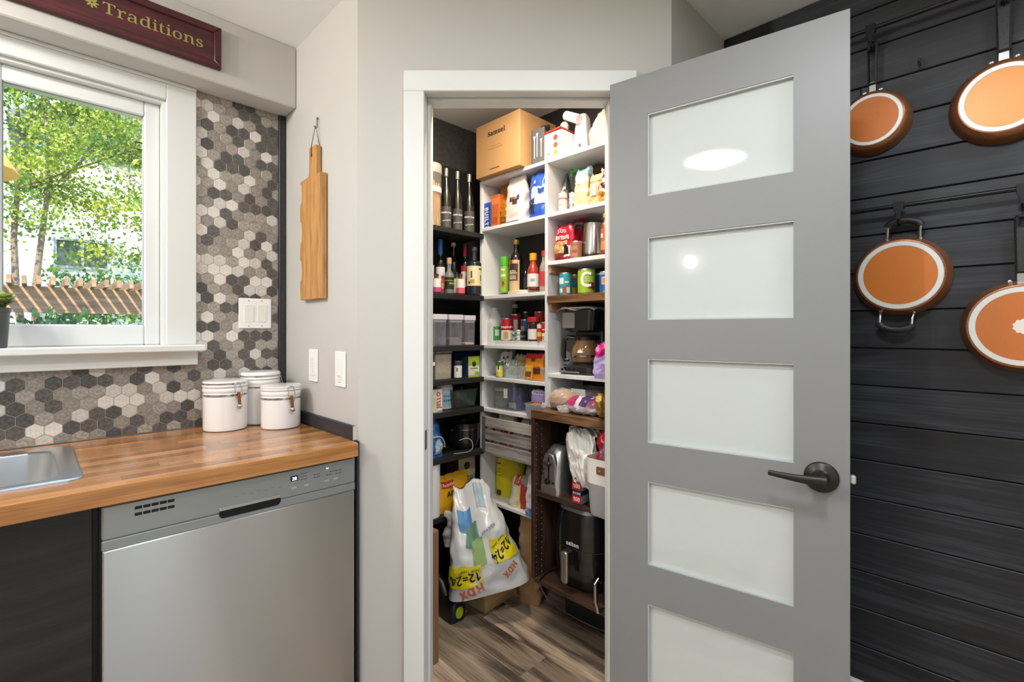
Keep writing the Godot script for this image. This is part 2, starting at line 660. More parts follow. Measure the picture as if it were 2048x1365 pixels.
func _ready() -> void:
	rng.seed = 11
	# camera: at eye level, its lens shifted a little
	var cam := Camera3D.new()
	cam.name = "camera"
	cam.projection = Camera3D.PROJECTION_FRUSTUM
	cam.near = 0.05
	cam.far = 200.0
	cam.size = 2.0 * 0.05 * 0.708
	cam.frustum_offset = Vector2(0, -0.0011)
	cam.position = Vector3(0, 1.28, 0)
	add_child(cam)
	cam.current = true
	# sky, sun, exposure
	var env := Environment.new()
	env.background_mode = Environment.BG_SKY
	var sm := ProceduralSkyMaterial.new()
	sm.sky_top_color = Color(0.62, 0.78, 0.98)
	sm.sky_horizon_color = Color(0.93, 0.96, 1.0)
	sm.ground_bottom_color = Color(0.45, 0.44, 0.40)
	sm.ground_horizon_color = Color(0.8, 0.82, 0.82)
	sm.sky_energy_multiplier = 1.9
	var sky := Sky.new()
	sky.sky_material = sm
	env.sky = sky
	env.tonemap_mode = Environment.TONE_MAPPER_LINEAR
	env.tonemap_exposure = 0.72
	env.sdfgi_enabled = true
	env.ssao_enabled = true
	env.ssil_enabled = true
	var we := WorldEnvironment.new()
	we.name = "world_environment"
	we.environment = env
	add_child(we)
	var sun := DirectionalLight3D.new()
	sun.name = "sun"
	sun.light_energy = 4.0
	sun.light_color = Color(1.0, 0.95, 0.86)
	sun.light_angular_distance = 0.6
	sun.shadow_enabled = true
	sun.sky_mode = DirectionalLight3D.SKY_MODE_LIGHT_ONLY
	add_child(sun)
	sun.look_at_from_position(Vector3.ZERO, at(0.56, 0.85, -1.0))
	# lamps: one disc is mirrored in the door, the others stand out of view
	ceiling_disc(-0.4545, 0.656, 2.36, 0.19, 9.0, 0.65, "white flush disc light on kitchen ceiling near the window wall")
	ceiling_disc(1.2, -0.6, 2.36, 0.19, 9.0, 1.3, "white flush disc light on kitchen ceiling near the plank wall")  # out of view, placed to streak the dishwasher door
	ceiling_disc(0.42, 0.10, 2.36, 0.15, 9.0, 2.0, "white flush disc light on kitchen ceiling in front of the pantry door")  # added fill light for the lower shelves and pantry floor
	ceiling_disc(-1.9, -0.6, 2.36, 0.19, 9.0, 0.9, "white flush disc light on kitchen ceiling behind the camera")  # out of view, spreads even light over the kitchen
	ceiling_disc(-0.5, -1.9, 2.36, 0.19, 9.0, 1.3, "white flush disc light on kitchen ceiling by the patio door")  # out of view, evens the light at the back of the kitchen
	ceiling_disc(1.22, 1.27, 2.36, 0.14, 7.0, 1.75, "small flush disc light on the pantry ceiling", Color(1.0, 0.93, 0.84))  # out of view, set to light the pantry shelves

	setting_room()
	setting_outdoors()
	kitchen_left()
	plank_wall_things()
	pantry_furniture()
	pantry_black_shelves()
	pantry_white_shelves()
	pantry_bench()
	pantry_floor_things()


func ceiling_disc(u: float, v: float, y: float, r: float, glowing: float, watts: float, label: String, c := Color(0.965, 0.985, 1.0)) -> void:
	var o := thing("ceiling_light", label, "ceiling lamp", at(u, v, y), 0.0, "flush disc lights on the ceiling")
	part(o, "lamp_rim", sh().lathe(rp([r - 0.012, -0.034, r, -0.03, r, 0.0])), m("f0f0ee", 0.4))
	part(o, "lamp_diffuser", sh().lathe(rp([0, -0.031, r - 0.03, -0.031, r - 0.012, -0.034])), m("ffffff", 0.5, 0.0, {"emission_enabled": true, "emission": c, "emission_energy_multiplier": glowing}))
	var l := AreaLight3D.new()
	l.name = "lamp_light"
	l.area_size = Vector2(r * 1.3, r * 1.3)
	l.area_normalize_energy = true
	l.light_energy = watts
	l.light_color = c
	l.area_range = 8.0
	l.shadow_enabled = true
	l.position = Vector3(0, -0.04, 0)
	l.rotation_degrees = Vector3(-90, 0, 0)
	o.add_child(l)


func plan(pts: Array, y0: float, y1: float) -> Sh:   # an outline in u and v, from height y0 to y1
	var p := PackedVector2Array()
	for q in pts:
		p.append(Vector2((q.x - q.y) * H, (q.x + q.y) * H))
	return sh().slab(p, y0, y1).xf(Transform3D(Basis(Vector3(1, 0, 0), Vector3(0, 0, -1), Vector3(0, 1, 0)), Vector3.ZERO))


func uvd(x: float, d: float) -> Vector2:   # from right-of-camera and depth to u and v
	return Vector2((x + d) * H, (d - x) * H)


func setting_room() -> void:
	var paint := m("c2bfbb", 0.6)
	var white := m("e3e4e2", 0.42)
	var ceiling_paint := m("f1f2f2", 0.8)
	var black_paint := m("252627", 0.55)
	# shell
	struct("ceiling", plan([Vector2(-3.4, -3.9), Vector2(2.3, -3.9), Vector2(2.3, 2.3), Vector2(-3.4, 2.3)], 2.36, 2.52), ceiling_paint)  # runs on past the back wall as an added overhang blocking sun
	var fl := struct("floor", plan([Vector2(-3.4, -3.0), Vector2(2.1, -3.0), Vector2(2.1, 2.15), Vector2(-3.4, 2.15)], -0.15, -0.004), m("c2b5a2", 0.6))
	floor_planks(fl)
	# window wall, with its opening
	var wl := setting("wall_left", at(0, 2.004, 0), LEFT)
	var s := sh().bx(-3.4, 0, -0.15, -0.5, 2.36, 0).bx(0.3274, 0, -0.15, 0.7707, 2.36, 0).bx(-0.5, 0, -0.15, 0.3274, 1.20, 0).bx(-0.5, 2.066, -0.15, 0.3274, 2.36, 0)
	part(wl, "plaster", s, paint)
	hex_tiles(wl)
	struct("wall_soffit", sh().bx(-3.3, 2.13, 0.0005, 0.7207, 2.36, 0.1175, 0.004), paint, at(0, 2.004, 0), LEFT)
	window_unit()
	# pantry front: left stub and door wall, right stub, and the piece above the door
	var f := plan([uvd(-0.4808, 1.5), uvd(-0.292, 1.5), uvd(-0.292, 1.615), uvd(-0.4553, 1.615), Vector2(0.82, 2.004), Vector2(0.7207, 2.004)], 0, 2.36)
	f.add(plan([uvd(0.339, 1.5), uvd(0.4964, 1.5), Vector2(1.824, 0.7097), Vector2(1.824, 0.81), uvd(0.4695, 1.615), uvd(0.339, 1.615)], 0, 2.36))
	f.add(sh().bx(-0.292, 2.05, -1.615, 0.339, 2.36, -1.5))
	struct("wall_center", f, paint)
	# plank wall
	var wr := setting("wall_right", at(1.824, 0, 0), RIGHT)
	part(wr, "plaster", sh().bx(-0.76, 0, -0.15, 2.05, 2.36, -0.018).bx(2.05, 0, -0.15, 2.45, 0.15, -0.018).bx(2.05, 2.1, -0.15, 2.45, 2.36, -0.018).bx(2.45, 0, -0.15, 3.0, 2.36, -0.018), black_paint)
	planks(wr)
	struct("baseboard_right", sh().bx(-0.7, 0, 0.0, 2.05, 0.195, 0.018, 0.003), white, at(1.824, 0, 0), RIGHT)
	# pantry walls, dark below and charcoal near the ceiling
	var pl := setting("wall_pantry_left", at(0, 2.004, 0), LEFT)
	part(pl, "lower_black", sh().bx(0.7707, 0, -0.15, 1.98, 2.13, 0), black_paint)
	part(pl, "upper_charcoal", sh().bx(0.7707, 2.13, -0.15, 1.98, 2.36, 0), speckle("charcoal paint", "3a3a3b", "474747", 0.05, 0.5, 0.6))
	struct("wall_pantry_right", sh().bx(-2.15, 0, -0.15, -0.76, 2.36, 0), black_paint, at(1.824, 0, 0), RIGHT)
	# the rest of the kitchen, behind the camera: an unseen patio door and a narrow window
	struct("wall_back_left", plan([Vector2(-3.4, -3.0), Vector2(-3.25, -3.0), Vector2(-3.25, 2.1), Vector2(-3.4, 2.1)], 0, 2.36), paint)
	struct("wall_back", plan([Vector2(-3.25, -2.95), Vector2(-0.2, -2.95), Vector2(-0.2, -2.8), Vector2(-3.25, -2.8)], 0, 2.36).add(plan([Vector2(1.2, -2.95), Vector2(1.98, -2.95), Vector2(1.98, -2.8), Vector2(1.2, -2.8)], 0, 2.36)).add(plan([Vector2(-0.2, -2.95), Vector2(1.2, -2.95), Vector2(1.2, -2.8), Vector2(-0.2, -2.8)], 2.1, 2.36)), paint)
	var d2 := setting("door_2", at(0.5, -2.87, 0), 225.0)  # out of view, placed for daylight and a bright dishwasher reflection
	for i in 2:
		var x := -0.35 + 0.7 * i
		part(d2, "door_frame", sh().bx(x - 0.35, 0, -0.03, x - 0.27, 2.1, 0.03, 0.004).bx(x + 0.27, 0, -0.03, x + 0.35, 2.1, 0.03, 0.004).bx(x - 0.27, 0, -0.03, x + 0.27, 0.1, 0.03, 0.004).bx(x - 0.27, 2.02, -0.03, x + 0.27, 2.1, 0.03, 0.004), white)
		part(d2, "pane", sh().bx(x - 0.27, 0.1, -0.003, x + 0.27, 2.02, 0.003), clear("f4f8f8", 0.06))
	var w3 := setting("window_3", at(1.9, -2.25, 0), RIGHT)  # out of view, placed to reflect as a streak in the dishwasher
	part(w3, "window_frame", sh().bx(-0.2, 0.15, -0.03, -0.15, 2.1, 0.03).bx(0.15, 0.15, -0.03, 0.2, 2.1, 0.03).bx(-0.15, 0.15, -0.03, 0.15, 0.2, 0.03).bx(-0.15, 2.05, -0.03, 0.15, 2.1, 0.03), white)
	part(w3, "pane", sh().bx(-0.15, 0.2, -0.003, 0.15, 2.05, 0.003), clear("f4f8f8", 0.06))
	pantry_door(white)
	# black trim beside the tiles and over the counter
	var trim := speckle("black trim", "202226", "2b2d31", 0.05, 0.3, 0.45)
	struct("trim_2", sh().bx(0.6930, 0.9395, 0.001, 0.7190, 2.128, 0.016, 0.002), trim, at(0, 2.004, 0), LEFT)
	var t3 := setting("trim_3", at(0.7207, 0, 0), RIGHT)
	part(t3, "strip", sh().bx(-1.985, 0.9395, 0.0005, -1.403, 0.982, 0.014, 0.002), trim)
	part(t3, "cut_end", sh().bx(-1.4029, 0.9395, 0.0005, -1.4005, 0.982, 0.014), m("cfcac2", 0.6))
	part(t3, "edge_strip", sh().bx(-1.4100, 0.0, 0.0005, -1.3860, 0.938, 0.009, 0.001), trim)


func floor_planks(fl: Node3D) -> void:
	var k := wood("floor boards", ["5a4d43", "b5a08a", "decbb2"], 5, 0.42, 1.1, 0.85, 9, 31)
	var r := RandomNumberGenerator.new()
	r.seed = 5
	var row := 0
	var u := -0.2
	while u < 1.82:
		var v := -0.4 - 0.31 * (row % 3) if u < 0.6 else 0.25 + 0.37 * (row % 3) - 0.6
		while v < 2.0:
			var l := minf(1.22, 2.0 - v)
			var a := Vector2(maxf(u, -0.2), v)
			var b := Vector2(minf(u + 0.148, 1.82), v + l)
			var cut := Geometry2D.intersect_polygons(PackedVector2Array([a, Vector2(b.x, a.y), b, Vector2(a.x, b.y)]), PackedVector2Array([Vector2(-0.2, -0.3), Vector2(1.815, -0.3), Vector2(1.815, 1.995), Vector2(-0.2, 1.995)]))
			if cut.size():
				var q := Rect2(cut[0][0], Vector2.ZERO)
				for p in cut[0]:
					q = q.expand(p)
				part(fl, "floorboard", sh().bx(-q.size.y / 2, -0.004, -q.size.x / 2, q.size.y / 2, 0.0, q.size.x / 2 - 0.0012, 0.0008), k[r.randi() % 5], at(q.get_center().x, q.get_center().y, 0), Vector3(0, 135.0, 0))
			v += l
		u += 0.148
		row += 1


func hex_tiles(wl: Node3D) -> void:
	part(wl, "grout", sh().bx(-0.62, 0.938, 0, 0.6925, 1.165, 0.0056).bx(0.41, 1.165, 0, 0.6925, 2.13, 0.0056), m("b5aea6", 0.85))
	var kinds := []
	for c in [["d0cac3", "e0dad3"], ["aca49b", "8c847b"], ["9c948b", "7f776f"], ["6a645e", "4b4743"], ["5c5752", "403d3a"], ["d3cdc6", "c0bab3"]]:
		kinds.append(speckle("tile " + c[0], c[0], c[1], 0.03, 0.09, 0.38, {"heightmap_enabled": false}))
	var order := [0, 1, 3, 2, 5, 4, 1, 3, 0, 2, 4, 1, 0, 3, 2, 4, 5, 1, 3, 2]
	var area := [PackedVector2Array([Vector2(0.4144, 0.9405), Vector2(0.692, 0.9405), Vector2(0.692, 2.1295), Vector2(0.4144, 2.1295)]), PackedVector2Array([Vector2(-0.62, 0.9405), Vector2(0.4144, 0.9405), Vector2(0.4144, 1.163), Vector2(-0.62, 1.163)])]
	var whole := PackedVector2Array([Vector2(-0.62, 0.9405), Vector2(0.692, 0.9405), Vector2(0.692, 2.1295), Vector2(0.4144, 2.1295), Vector2(0.4144, 1.163), Vector2(-0.62, 1.163)])
	var r := RandomNumberGenerator.new()
	r.seed = 77
	var hex := PackedVector2Array()
	for i in 6:
		hex.append(Vector2(sin(PI / 3 * i), cos(PI / 3 * i)) * 0.0192 / cos(PI / 6))
	var full := sh().slab(hex, 0.0, 0.0045, 0.0011, false).mesh(0.0)
	var rest := [sh(), sh(), sh(), sh()]
	var n := 0
	for row in 36:
		for col in range(-12, 24):
			var c := Vector2(-0.17 + 0.04 * col + 0.02 * (row % 2), 0.9475 + 0.0346 * row)
			var moved := PackedVector2Array()
			for p in hex:
				moved.append(c + p)
			var cut := Geometry2D.intersect_polygons(moved, whole)
			var pick: int = order[((col + 20) * 7 + row * 3 + r.randi() % 4) % order.size()]
			if cut.is_empty():
				continue
			var z := 0.0028 + r.randf() * 0.0006
			var inside := cut.size() == 1 and cut[0].size() == 6 and absf(absf(area_of(cut[0])) - absf(area_of(moved))) < 1e-6
			var sliver: bool = not inside and absf(area_of(cut[0])) < 0.00075
			var hidden := c.x < -0.075 or (c.y < 1.06 and c.x > 0.47) or sliver or n >= 300
			if hidden:
				if inside:
					rest[absi(col * 5 + row * 3) % 4].add(sh().slab(moved, 0.003, 0.0075, 0.0011, false))
				elif sliver and absf(area_of(cut[0])) > 2e-5:
					rest[absi(col * 5 + row * 3) % 4].add(sh().slab(cut[0], 0.003, 0.0073, 0.0, false))
				continue
			n += 1
			if inside:
				part(wl, "tile", full, kinds[pick], Vector3(c.x, c.y, z))
			elif absf(area_of(cut[0])) > 2e-5:
				part(wl, "tile", sh().slab(cut[0], 0.0, 0.0045, 0.0, false).mesh(0.0), kinds[pick], Vector3(0, 0, z))
	var joined := ArrayMesh.new()
	for i in 4:
		joined.add_surface_from_arrays(Mesh.PRIMITIVE_TRIANGLES, (rest[i] as Sh).mesh(0.0).surface_get_arrays(0))
		joined.surface_set_material(i, kinds[[1, 0, 3, 2][i]])
	var more := part(wl, "tile", joined, null)
	more.set_meta("kind", "stuff")


func area_of(p: PackedVector2Array) -> float:
	var a := 0.0
	for i in p.size():
		a += p[i].cross(p[(i + 1) % p.size()]) / 2.0
	return a


func window_unit() -> void:
	var white := m("dfe0de", 0.4)
	var vinyl := m("dcdedd", 0.3)
	var o := setting("window_1", at(0, 2.004, 0), LEFT)
	part(o, "casing", sh().bx(0.3274, 1.2305, 0.0005, 0.4144, 2.119, 0.019, 0.002), white)
	part(o, "casing", sh().bx(-0.59, 2.066, 0.0005, 0.3274, 2.119, 0.019, 0.002), white)
	part(o, "casing", sh().bx(-0.59, 1.2305, 0.0005, -0.5, 2.066, 0.019, 0.002), white)
	part(o, "head_moulding", sh().bx(-0.60, 2.119, 0.0005, 0.4144, 2.1295, 0.024, 0.002), white)
	part(o, "sill", sh().bx(-0.62, 1.209, -0.06, 0.4300, 1.2305, 0.085, 0.003), white)
	part(o, "apron", sh().bx(-0.6, 1.1605, 0.0005, 0.4150, 1.209, 0.036, 0.002), white)
	part(o, "jamb", sh().bx(0.3174, 1.2305, -0.12, 0.3274, 2.066, 0.0).bx(-0.5, 2.056, -0.12, 0.3174, 2.066, 0.0).bx(-0.5, 1.2305, -0.12, -0.49, 2.056, 0.0), white)
	for i in 2:   # two sashes meeting at a mullion
		var x0 := [-0.098, -0.49][i] as float
		var x1 := [0.3174, -0.098][i] as float
		var z: float = -0.03
		var fr := sh()
		for b in [[x0, 1.2305, x0 + 0.040, 2.056], [x1 - 0.044, 1.2305, x1, 2.056], [x0 + 0.040, 1.2305, x1 - 0.044, 1.298], [x0 + 0.040, 2.0065, x1 - 0.044, 2.056]]:
			fr.bx(b[0], b[1], z - 0.05, b[2], b[3], z, 0.004)
		var sash := part(o, "sash", fr, vinyl)
		part(sash, "glazing_bead", sh().tube([Vector3(x0 + 0.040, 1.298, z - 0.012), Vector3(x1 - 0.044, 1.298, z - 0.012), Vector3(x1 - 0.044, 2.0065, z - 0.012), Vector3(x0 + 0.040, 2.0065, z - 0.012)], 0.004, 6, true), m("9a9c9c", 0.4))
		part(sash, "pane", sh().bx(x0 + 0.038, 1.296, z - 0.024, x1 - 0.042, 2.0085, z - 0.020), window_glass())
	part(o, "screen_tab", sh().tube([Vector3(0.2715, 1.894, -0.045), Vector3(0.250, 1.894, -0.045), Vector3(0.250, 1.917, -0.045), Vector3(0.2715, 1.917, -0.045)], 0.002, 6), m("1c1d1c", 0.5))


func window_glass() -> StandardMaterial3D:
	var k := clear("f2f8f8", 0.01)
	k.metallic_specular = 0.1
	return k


func planks(wr: Node3D) -> void:
	var k := wood("black planks", ["141619", "23262b", "42474e"], 4, 0.5, 1.5, 0.75, 4, 12)
	var r := RandomNumberGenerator.new()
	r.seed = 9
	for i in 21:
		var y0 := 0.0717 + 0.1154 * (i - 1)
		var y1 := y0 + 0.1154
		y0 = maxf(y0, 0.0)
		y1 = minf(y1, 2.36)
		if y1 - y0 < 0.01:
			continue
		var cuts := [-0.708, 2.05] if i != 17 else [-0.708, -0.292, 2.05]
		for j in cuts.size() - 1:
			var x0: float = cuts[j]
			var x1: float = cuts[j + 1]
			var w := x1 - x0
			part(wr, "plank", sh().bx(-w / 2, 0.0012, -0.018, w / 2, y1 - y0 - 0.0016, 0.0, 0.0022), k[r.randi() % 4], Vector3((x0 + x1) / 2, y0, r.randf() * 0.0012))


func pantry_door(white: Material) -> void:
	# casing and jamb
	var t1 := setting("trim_1")
	var j := m("dcdedd", 0.42)
	part(t1, "casing", sh().bx(-0.3336, 0, -1.4995, -0.2706, 2.0175, -1.482, 0.002), white)
	part(t1, "casing", sh().bx(0.3213, 0, -1.4995, 0.3843, 2.0175, -1.482, 0.002), white)
	part(t1, "casing", sh().bx(-0.3336, 2.0178, -1.4995, 0.3843, 2.0815, -1.482, 0.002), white)
	part(t1, "jamb", sh().bx(-0.292, 0, -1.6145, -0.272, 2.03, -1.4996, 0.001).bx(0.318, 0, -1.6145, 0.338, 2.03, -1.4996, 0.001).bx(-0.272, 2.027, -1.6145, 0.318, 2.047, -1.4996, 0.001), j)
	part(t1, "door_stop", sh().bx(-0.272, 0, -1.60, -0.262, 2.017, -1.545, 0.002).bx(0.308, 0, -1.60, 0.318, 2.017, -1.545, 0.002).bx(-0.272, 2.017, -1.60, 0.318, 2.027, -1.545, 0.002), j)
	part(t1, "strike_plate", sh().bx(-0.2722, 0.905, -1.532, -0.2705, 0.965, -1.508, 0.0005), m("3a3632", 0.4, 0.8))
	# the open door leaf: five frosted panes in a grey frame
	var d := setting("door_1", Vector3(0.3009, 0, -1.48), -35.7755)
	var grey := m("828384", 0.45)
	var fr := sh().bx(0, 0.008, -0.035, 0.118, 2.034, 0).bx(0.4888, 0.008, -0.035, 0.6035, 2.034, 0)
	var edges := [0.008, 0.235, 0.479, 0.5935, 0.838, 0.9507, 1.198, 1.3107, 1.5537, 1.6737, 1.915, 2.034]
	for i in range(0, 12, 2):
		fr.bx(0.1180, edges[i], -0.035, 0.4888, edges[i + 1], 0)
	part(d, "door_frame", fr, grey)
	for i in range(1, 11, 2):
		part(d, "pane", sh().bx(0.114, edges[i] - 0.004, -0.021, 0.4928, edges[i + 1] + 0.004, -0.014), m("c5cac8", 0.04, 0.0, {"metallic_specular": 0.55}))
		part(d, "glazing_bead", sh().bx(0.118, edges[i], -0.014, 0.4888, edges[i] + 0.004, -0.002).bx(0.118, edges[i + 1] - 0.004, -0.014, 0.4888, edges[i + 1], -0.002).bx(0.118, edges[i] + 0.004, -0.014, 0.1215, edges[i + 1] - 0.004, -0.002), m("b9bcbc", 0.45))
	var bronze := m("35332f", 0.38, 0.75)
	var hd := part(d, "door_handle", sh().lathe(rp([0.0365, 0, 0.0365, 0.004, 0.034, 0.008, 0.022, 0.013, 0.0165, 0.019, 0.0150, 0.028, 0.0145, 0.045, 0, 0.045]), 40).turn(Vector3(90, 0, 0)), bronze, Vector3(0.547, 0.927, 0.0004))
	var lever := sh()
	var pts := []
	var rr := []
	for i in 9:
		var t := i / 8.0
		pts.append(Vector3(0.012 - 0.118 * t, 0.002 + 0.004 * t * t, 0.050 + 0.006 * sin(t * PI)))
		rr.append(lerpf(0.0155, 0.0068, pow(t, 0.55)))
	lever.tube(pts, rr, 12)
	lever.xf(Transform3D(Basis(Vector3(1, 0, 0), Vector3(0, 0.95, 0), Vector3(0, 0, 0.62)), Vector3(0, 0, 0.022)))
	part(hd, "lever", lever, bronze)
	part(d, "latch_bolt", sh().bx(0.6035, 0.918, -0.025, 0.615, 0.938, -0.008, 0.003), m("d9d9d4", 0.2, 0.6))
	for y in [0.25, 1.02, 1.80]:
		part(d, "hinge", sh().lathe(rp([0, -0.045, 0.006, -0.045, 0.006, 0.045, 0, 0.045]), 12), m("3a3835", 0.4, 0.7), Vector3(-0.004, y, -0.038))


func leaves(par: Node3D, called: String, centres: Array, each: int, spread: float, size: float, colors: Array, seed_ := 3) -> void:
	var leaf := sh()
	for s in [-1.0, 1.0]:
		leaf.tri(Vector3(0, 0, 0), Vector3(0, 0.55, 0.06), Vector3(0.32 * s, 0.42, 0.16))
		leaf.tri(Vector3(0, 0.55, 0.06), Vector3(0, 1.0, -0.08), Vector3(0.32 * s, 0.42, 0.16))
	var mm := MultiMesh.new()
	mm.transform_format = MultiMesh.TRANSFORM_3D
	mm.use_colors = true
	mm.mesh = leaf.mesh(0.0)
	mm.instance_count = centres.size() * each
	var r := RandomNumberGenerator.new()
	r.seed = seed_
	var n := 0
	for c in centres:
		var tone: Color = Color(colors[r.randi() % colors.size()]).srgb_to_linear()
		for i in each:
			var p: Vector3 = c + Vector3(r.randfn(0, 1), r.randfn(0, 0.6), r.randfn(0, 1)) * spread
			var b := Basis.from_euler(Vector3(r.randf_range(-1.2, 1.2), r.randf() * TAU, r.randf_range(-1.2, 1.2))).scaled(Vector3.ONE * size * r.randf_range(0.6, 1.3))
			mm.set_instance_transform(n, Transform3D(b, p))
			mm.set_instance_color(n, tone * r.randf_range(0.75, 1.2))
			n += 1
	var o := MultiMeshInstance3D.new()
	o.name = called
	o.multimesh = mm
	o.material_override = m("ffffff", 0.5, 0.0, {"vertex_color_use_as_albedo": true, "backlight_enabled": true, "backlight": Color(0.9, 0.95, 0.6)})
	o.set_meta("kind", "stuff")
	par.add_child(o, true)


func setting_outdoors() -> void:
	struct("ground", sh().bx(-30, -0.6, -40, 30, -0.35, 10), m("6f7f45", 0.9))
	var r := RandomNumberGenerator.new()
	r.seed = 21
	# the tree that fills the window
	var t := thing("tree", "tall leafy green tree with two trunks outside the window", "tree", at(-0.03, 10.0, -0.35))
	var bark := speckle("bark", "6d5f50", "9a8a76", 0.1, 0.5, 0.85)
	var centres := []
	var boles := []
	for s in 2:
		var u: float = [-0.07, 0.04][s]
		var pts := []
		var rr := []
		for i in 8:
			pts.append(at(u + 0.05 * sin(i * 1.3 + s) + (0.035 * i * (s - 0.4)), 0.05 * i, 0.75 * i) - at(-0.03, 0, 0))
			rr.append(0.062 - 0.006 * i)
		boles.append(pts)
		part(t, "trunk", sh().tube(pts, rr, 9), bark)
	for i in 16:
		var a: Vector3 = boles[i % 2][5 + (i / 2) % 3]
		var b := at(r.randf_range(-1.4, 2.6), r.randf_range(-1.3, 1.0), r.randf_range(3.0, 6.0))
		b.y = maxf(b.y, a.y - 0.3)
		var mid := (a + b) / 2 + Vector3(0, 0.25, 0)
		part(t, "branch", sh().tube([a, mid, b], [0.022, 0.013, 0.005], 6), bark)
		for q in 4:
			centres.append(mid.lerp(b, q / 3.0) + Vector3(r.randfn(0, 0.15), r.randfn(0, 0.12), r.randfn(0, 0.15)))
	for i in 250:
		centres.append(at(r.randf_range(-1.2, 2.8), r.randf_range(-1.2, 1.4), 2.72 + 3.4 * pow(r.randf(), 0.9)))
	leaves(t, "leaves", centres, 96, 0.16, 0.068, ["9cb24a", "bcc658", "86a048", "d4d66c", "6c8c42", "a6b852"])
	# neighbour's house
	var h := thing("house", "white neighbouring house with a dark window behind the tree", "house", at(3.0, 13.0, -0.35), LEFT)
	var siding := m("f2f2f0", 0.7)
	part(h, "wall", sh().bx(-2.9, 0, -5, 4.0, 5.6, 0), siding)
	for i in 26:
		part(h, "siding_board", sh().bx(-2.9, 0.2 + 0.2 * i, 0.0, 4.0, 0.39 + 0.2 * i, 0.018, 0.004), siding)
	part(h, "corner_board", sh().bx(-2.93, 0, 0.0, -2.80, 5.6, 0.03), m("ffffff", 0.6))
	part(h, "roof", sh().slab(PackedVector2Array([Vector2(-3.3, 5.5), Vector2(4.4, 5.5), Vector2(4.4, 5.62), Vector2(0.5, 7.6), Vector2(-3.3, 5.62)]), -5.3, 0.4), m("7d7d80", 0.8))
	var hw := part(h, "window", sh().bx(-2.68, 2.86, 0.02, -2.63, 3.46, 0.06).bx(-1.87, 2.86, 0.02, -1.82, 3.46, 0.06).bx(-2.63, 2.86, 0.02, -1.87, 2.91, 0.06).bx(-2.63, 3.41, 0.02, -1.87, 3.46, 0.06).bx(-2.27, 2.91, 0.02, -2.23, 3.41, 0.06), m("a9b0b4", 0.5))
	part(hw, "pane", sh().bx(-2.63, 2.91, 0.02, -1.87, 3.41, 0.03), m("4c5a58", 0.08))
	var sd := thing("shed", "low grey-roofed outbuilding behind the trunks", "shed", at(-1.3, 13.4, -0.35), LEFT)
	part(sd, "wall", sh().bx(-1.0, 0, -2, 1.0, 2.3, 0), m("d9d6cf", 0.8))
	part(sd, "roof", sh().slab(PackedVector2Array([Vector2(0.2, 2.25), Vector2(0.2, 2.3), Vector2(-1.0, 2.85), Vector2(-2.2, 2.3), Vector2(-2.2, 2.25)]), -1.15, 1.15).turn(Vector3(0, 90, 0)), m("b9bcc0", 0.8))
	# pergola: fascia, purlins whose tails throw the diagonal shade, posts
	var p := thing("pergola", "brown slatted pergola striped with sun outside the window", "pergola", at(0, 8.4, 0), LEFT)
	var cedar := wood("cedar", ["86644c", "a98667", "c9a888"], 3, 0.7, 1.5, 0.6, 2, 44)
	part(p, "fascia_board", sh().bx(-1.4, 1.50, -0.04, 3.2, 1.83, 0.0, 0.004), cedar[0])
	for i in 36:
		part(p, "purlin", sh().bx(-0.022, -0.05, -1.15, 0.022, 0.05, 0.34, 0.003).turn(Vector3.ZERO), cedar[i % 3], Vector3(-1.3 + 0.125 * i, 1.882, 0))
	part(p, "back_beam", sh().bx(-1.4, 1.70, -1.05, 3.2, 1.83, -1.01, 0.004), cedar[1])
	for x in [-0.9, 0.32, 2.6]:
		part(p, "post", sh().bx(x - 0.045, -0.35, -0.13, x + 0.045, 1.5, -0.041, 0.004), m("e4e4e0", 0.6))
	# shrubs
	var shrubs := [["low green hedge under the pergola", -0.2, 7.7, 0.95, 1.7, 190, ["5f7f4a", "7b9a52", "4c6a44", "93ad5c"]], ["bright yellow-green shrub beside the house wall", 2.15, 10.8, 2.0, 0.5, 34, ["c3dc4a", "d5e860", "a9cc3e"]], ["green shrub climbing by the neighbour's wall", 1.0, 11.5, 1.95, 0.75, 40, ["6f9a4a", "5b8644", "8ab058"]], ["pale green bush behind the outbuilding", -1.3, 14.5, 3.0, 0.8, 40, ["a9c46a", "93b45c"]]]
	for q in shrubs:
		var b := thing("shrub", q[0], "shrub", at(q[1], q[2], -0.35), 0.0, "shrubs in the yard")
		part(b, "stem", sh().tube([Vector3(0, 0, 0), Vector3(0.02, q[3] * 0.5, 0), Vector3(0, q[3], 0.02)], [0.03, 0.02, 0.01], 6), bark)
		var cs := []
		for i in q[5]:
			var e := at(r.randf_range(-1, 1) * q[4], r.randf_range(-0.3, 0.3), q[3] + 0.35 + r.randf_range(-0.75, 0.4) * minf(1.0, q[4]))
			cs.append(e)
		leaves(b, "leaves", cs, 40, 0.13, 0.085, q[6], r.randi() % 999)
	# rounded yellow-orange shape at the window's left edge, on a pole
	var u := thing("orange_dome", "yellow-orange cloth sunshade at the left edge of the window view", "orange_dome", at(-0.66, 6.2, 0.05))
	part(u, "dome", sh().lathe(rp([0.60, 2.62, 0.52, 2.76, 0.32, 2.9, 0.1, 2.98, 0, 3.0]), 16), m("f0b050", 0.8, 0.0, {"backlight_enabled": true, "backlight": Color(0.6, 0.5, 0.3)}))
	part(u, "pole", sh().lathe(rp([0.018, -0.4, 0.018, 3.02, 0, 3.02]), 10), m("8b8f92", 0.4, 0.6))


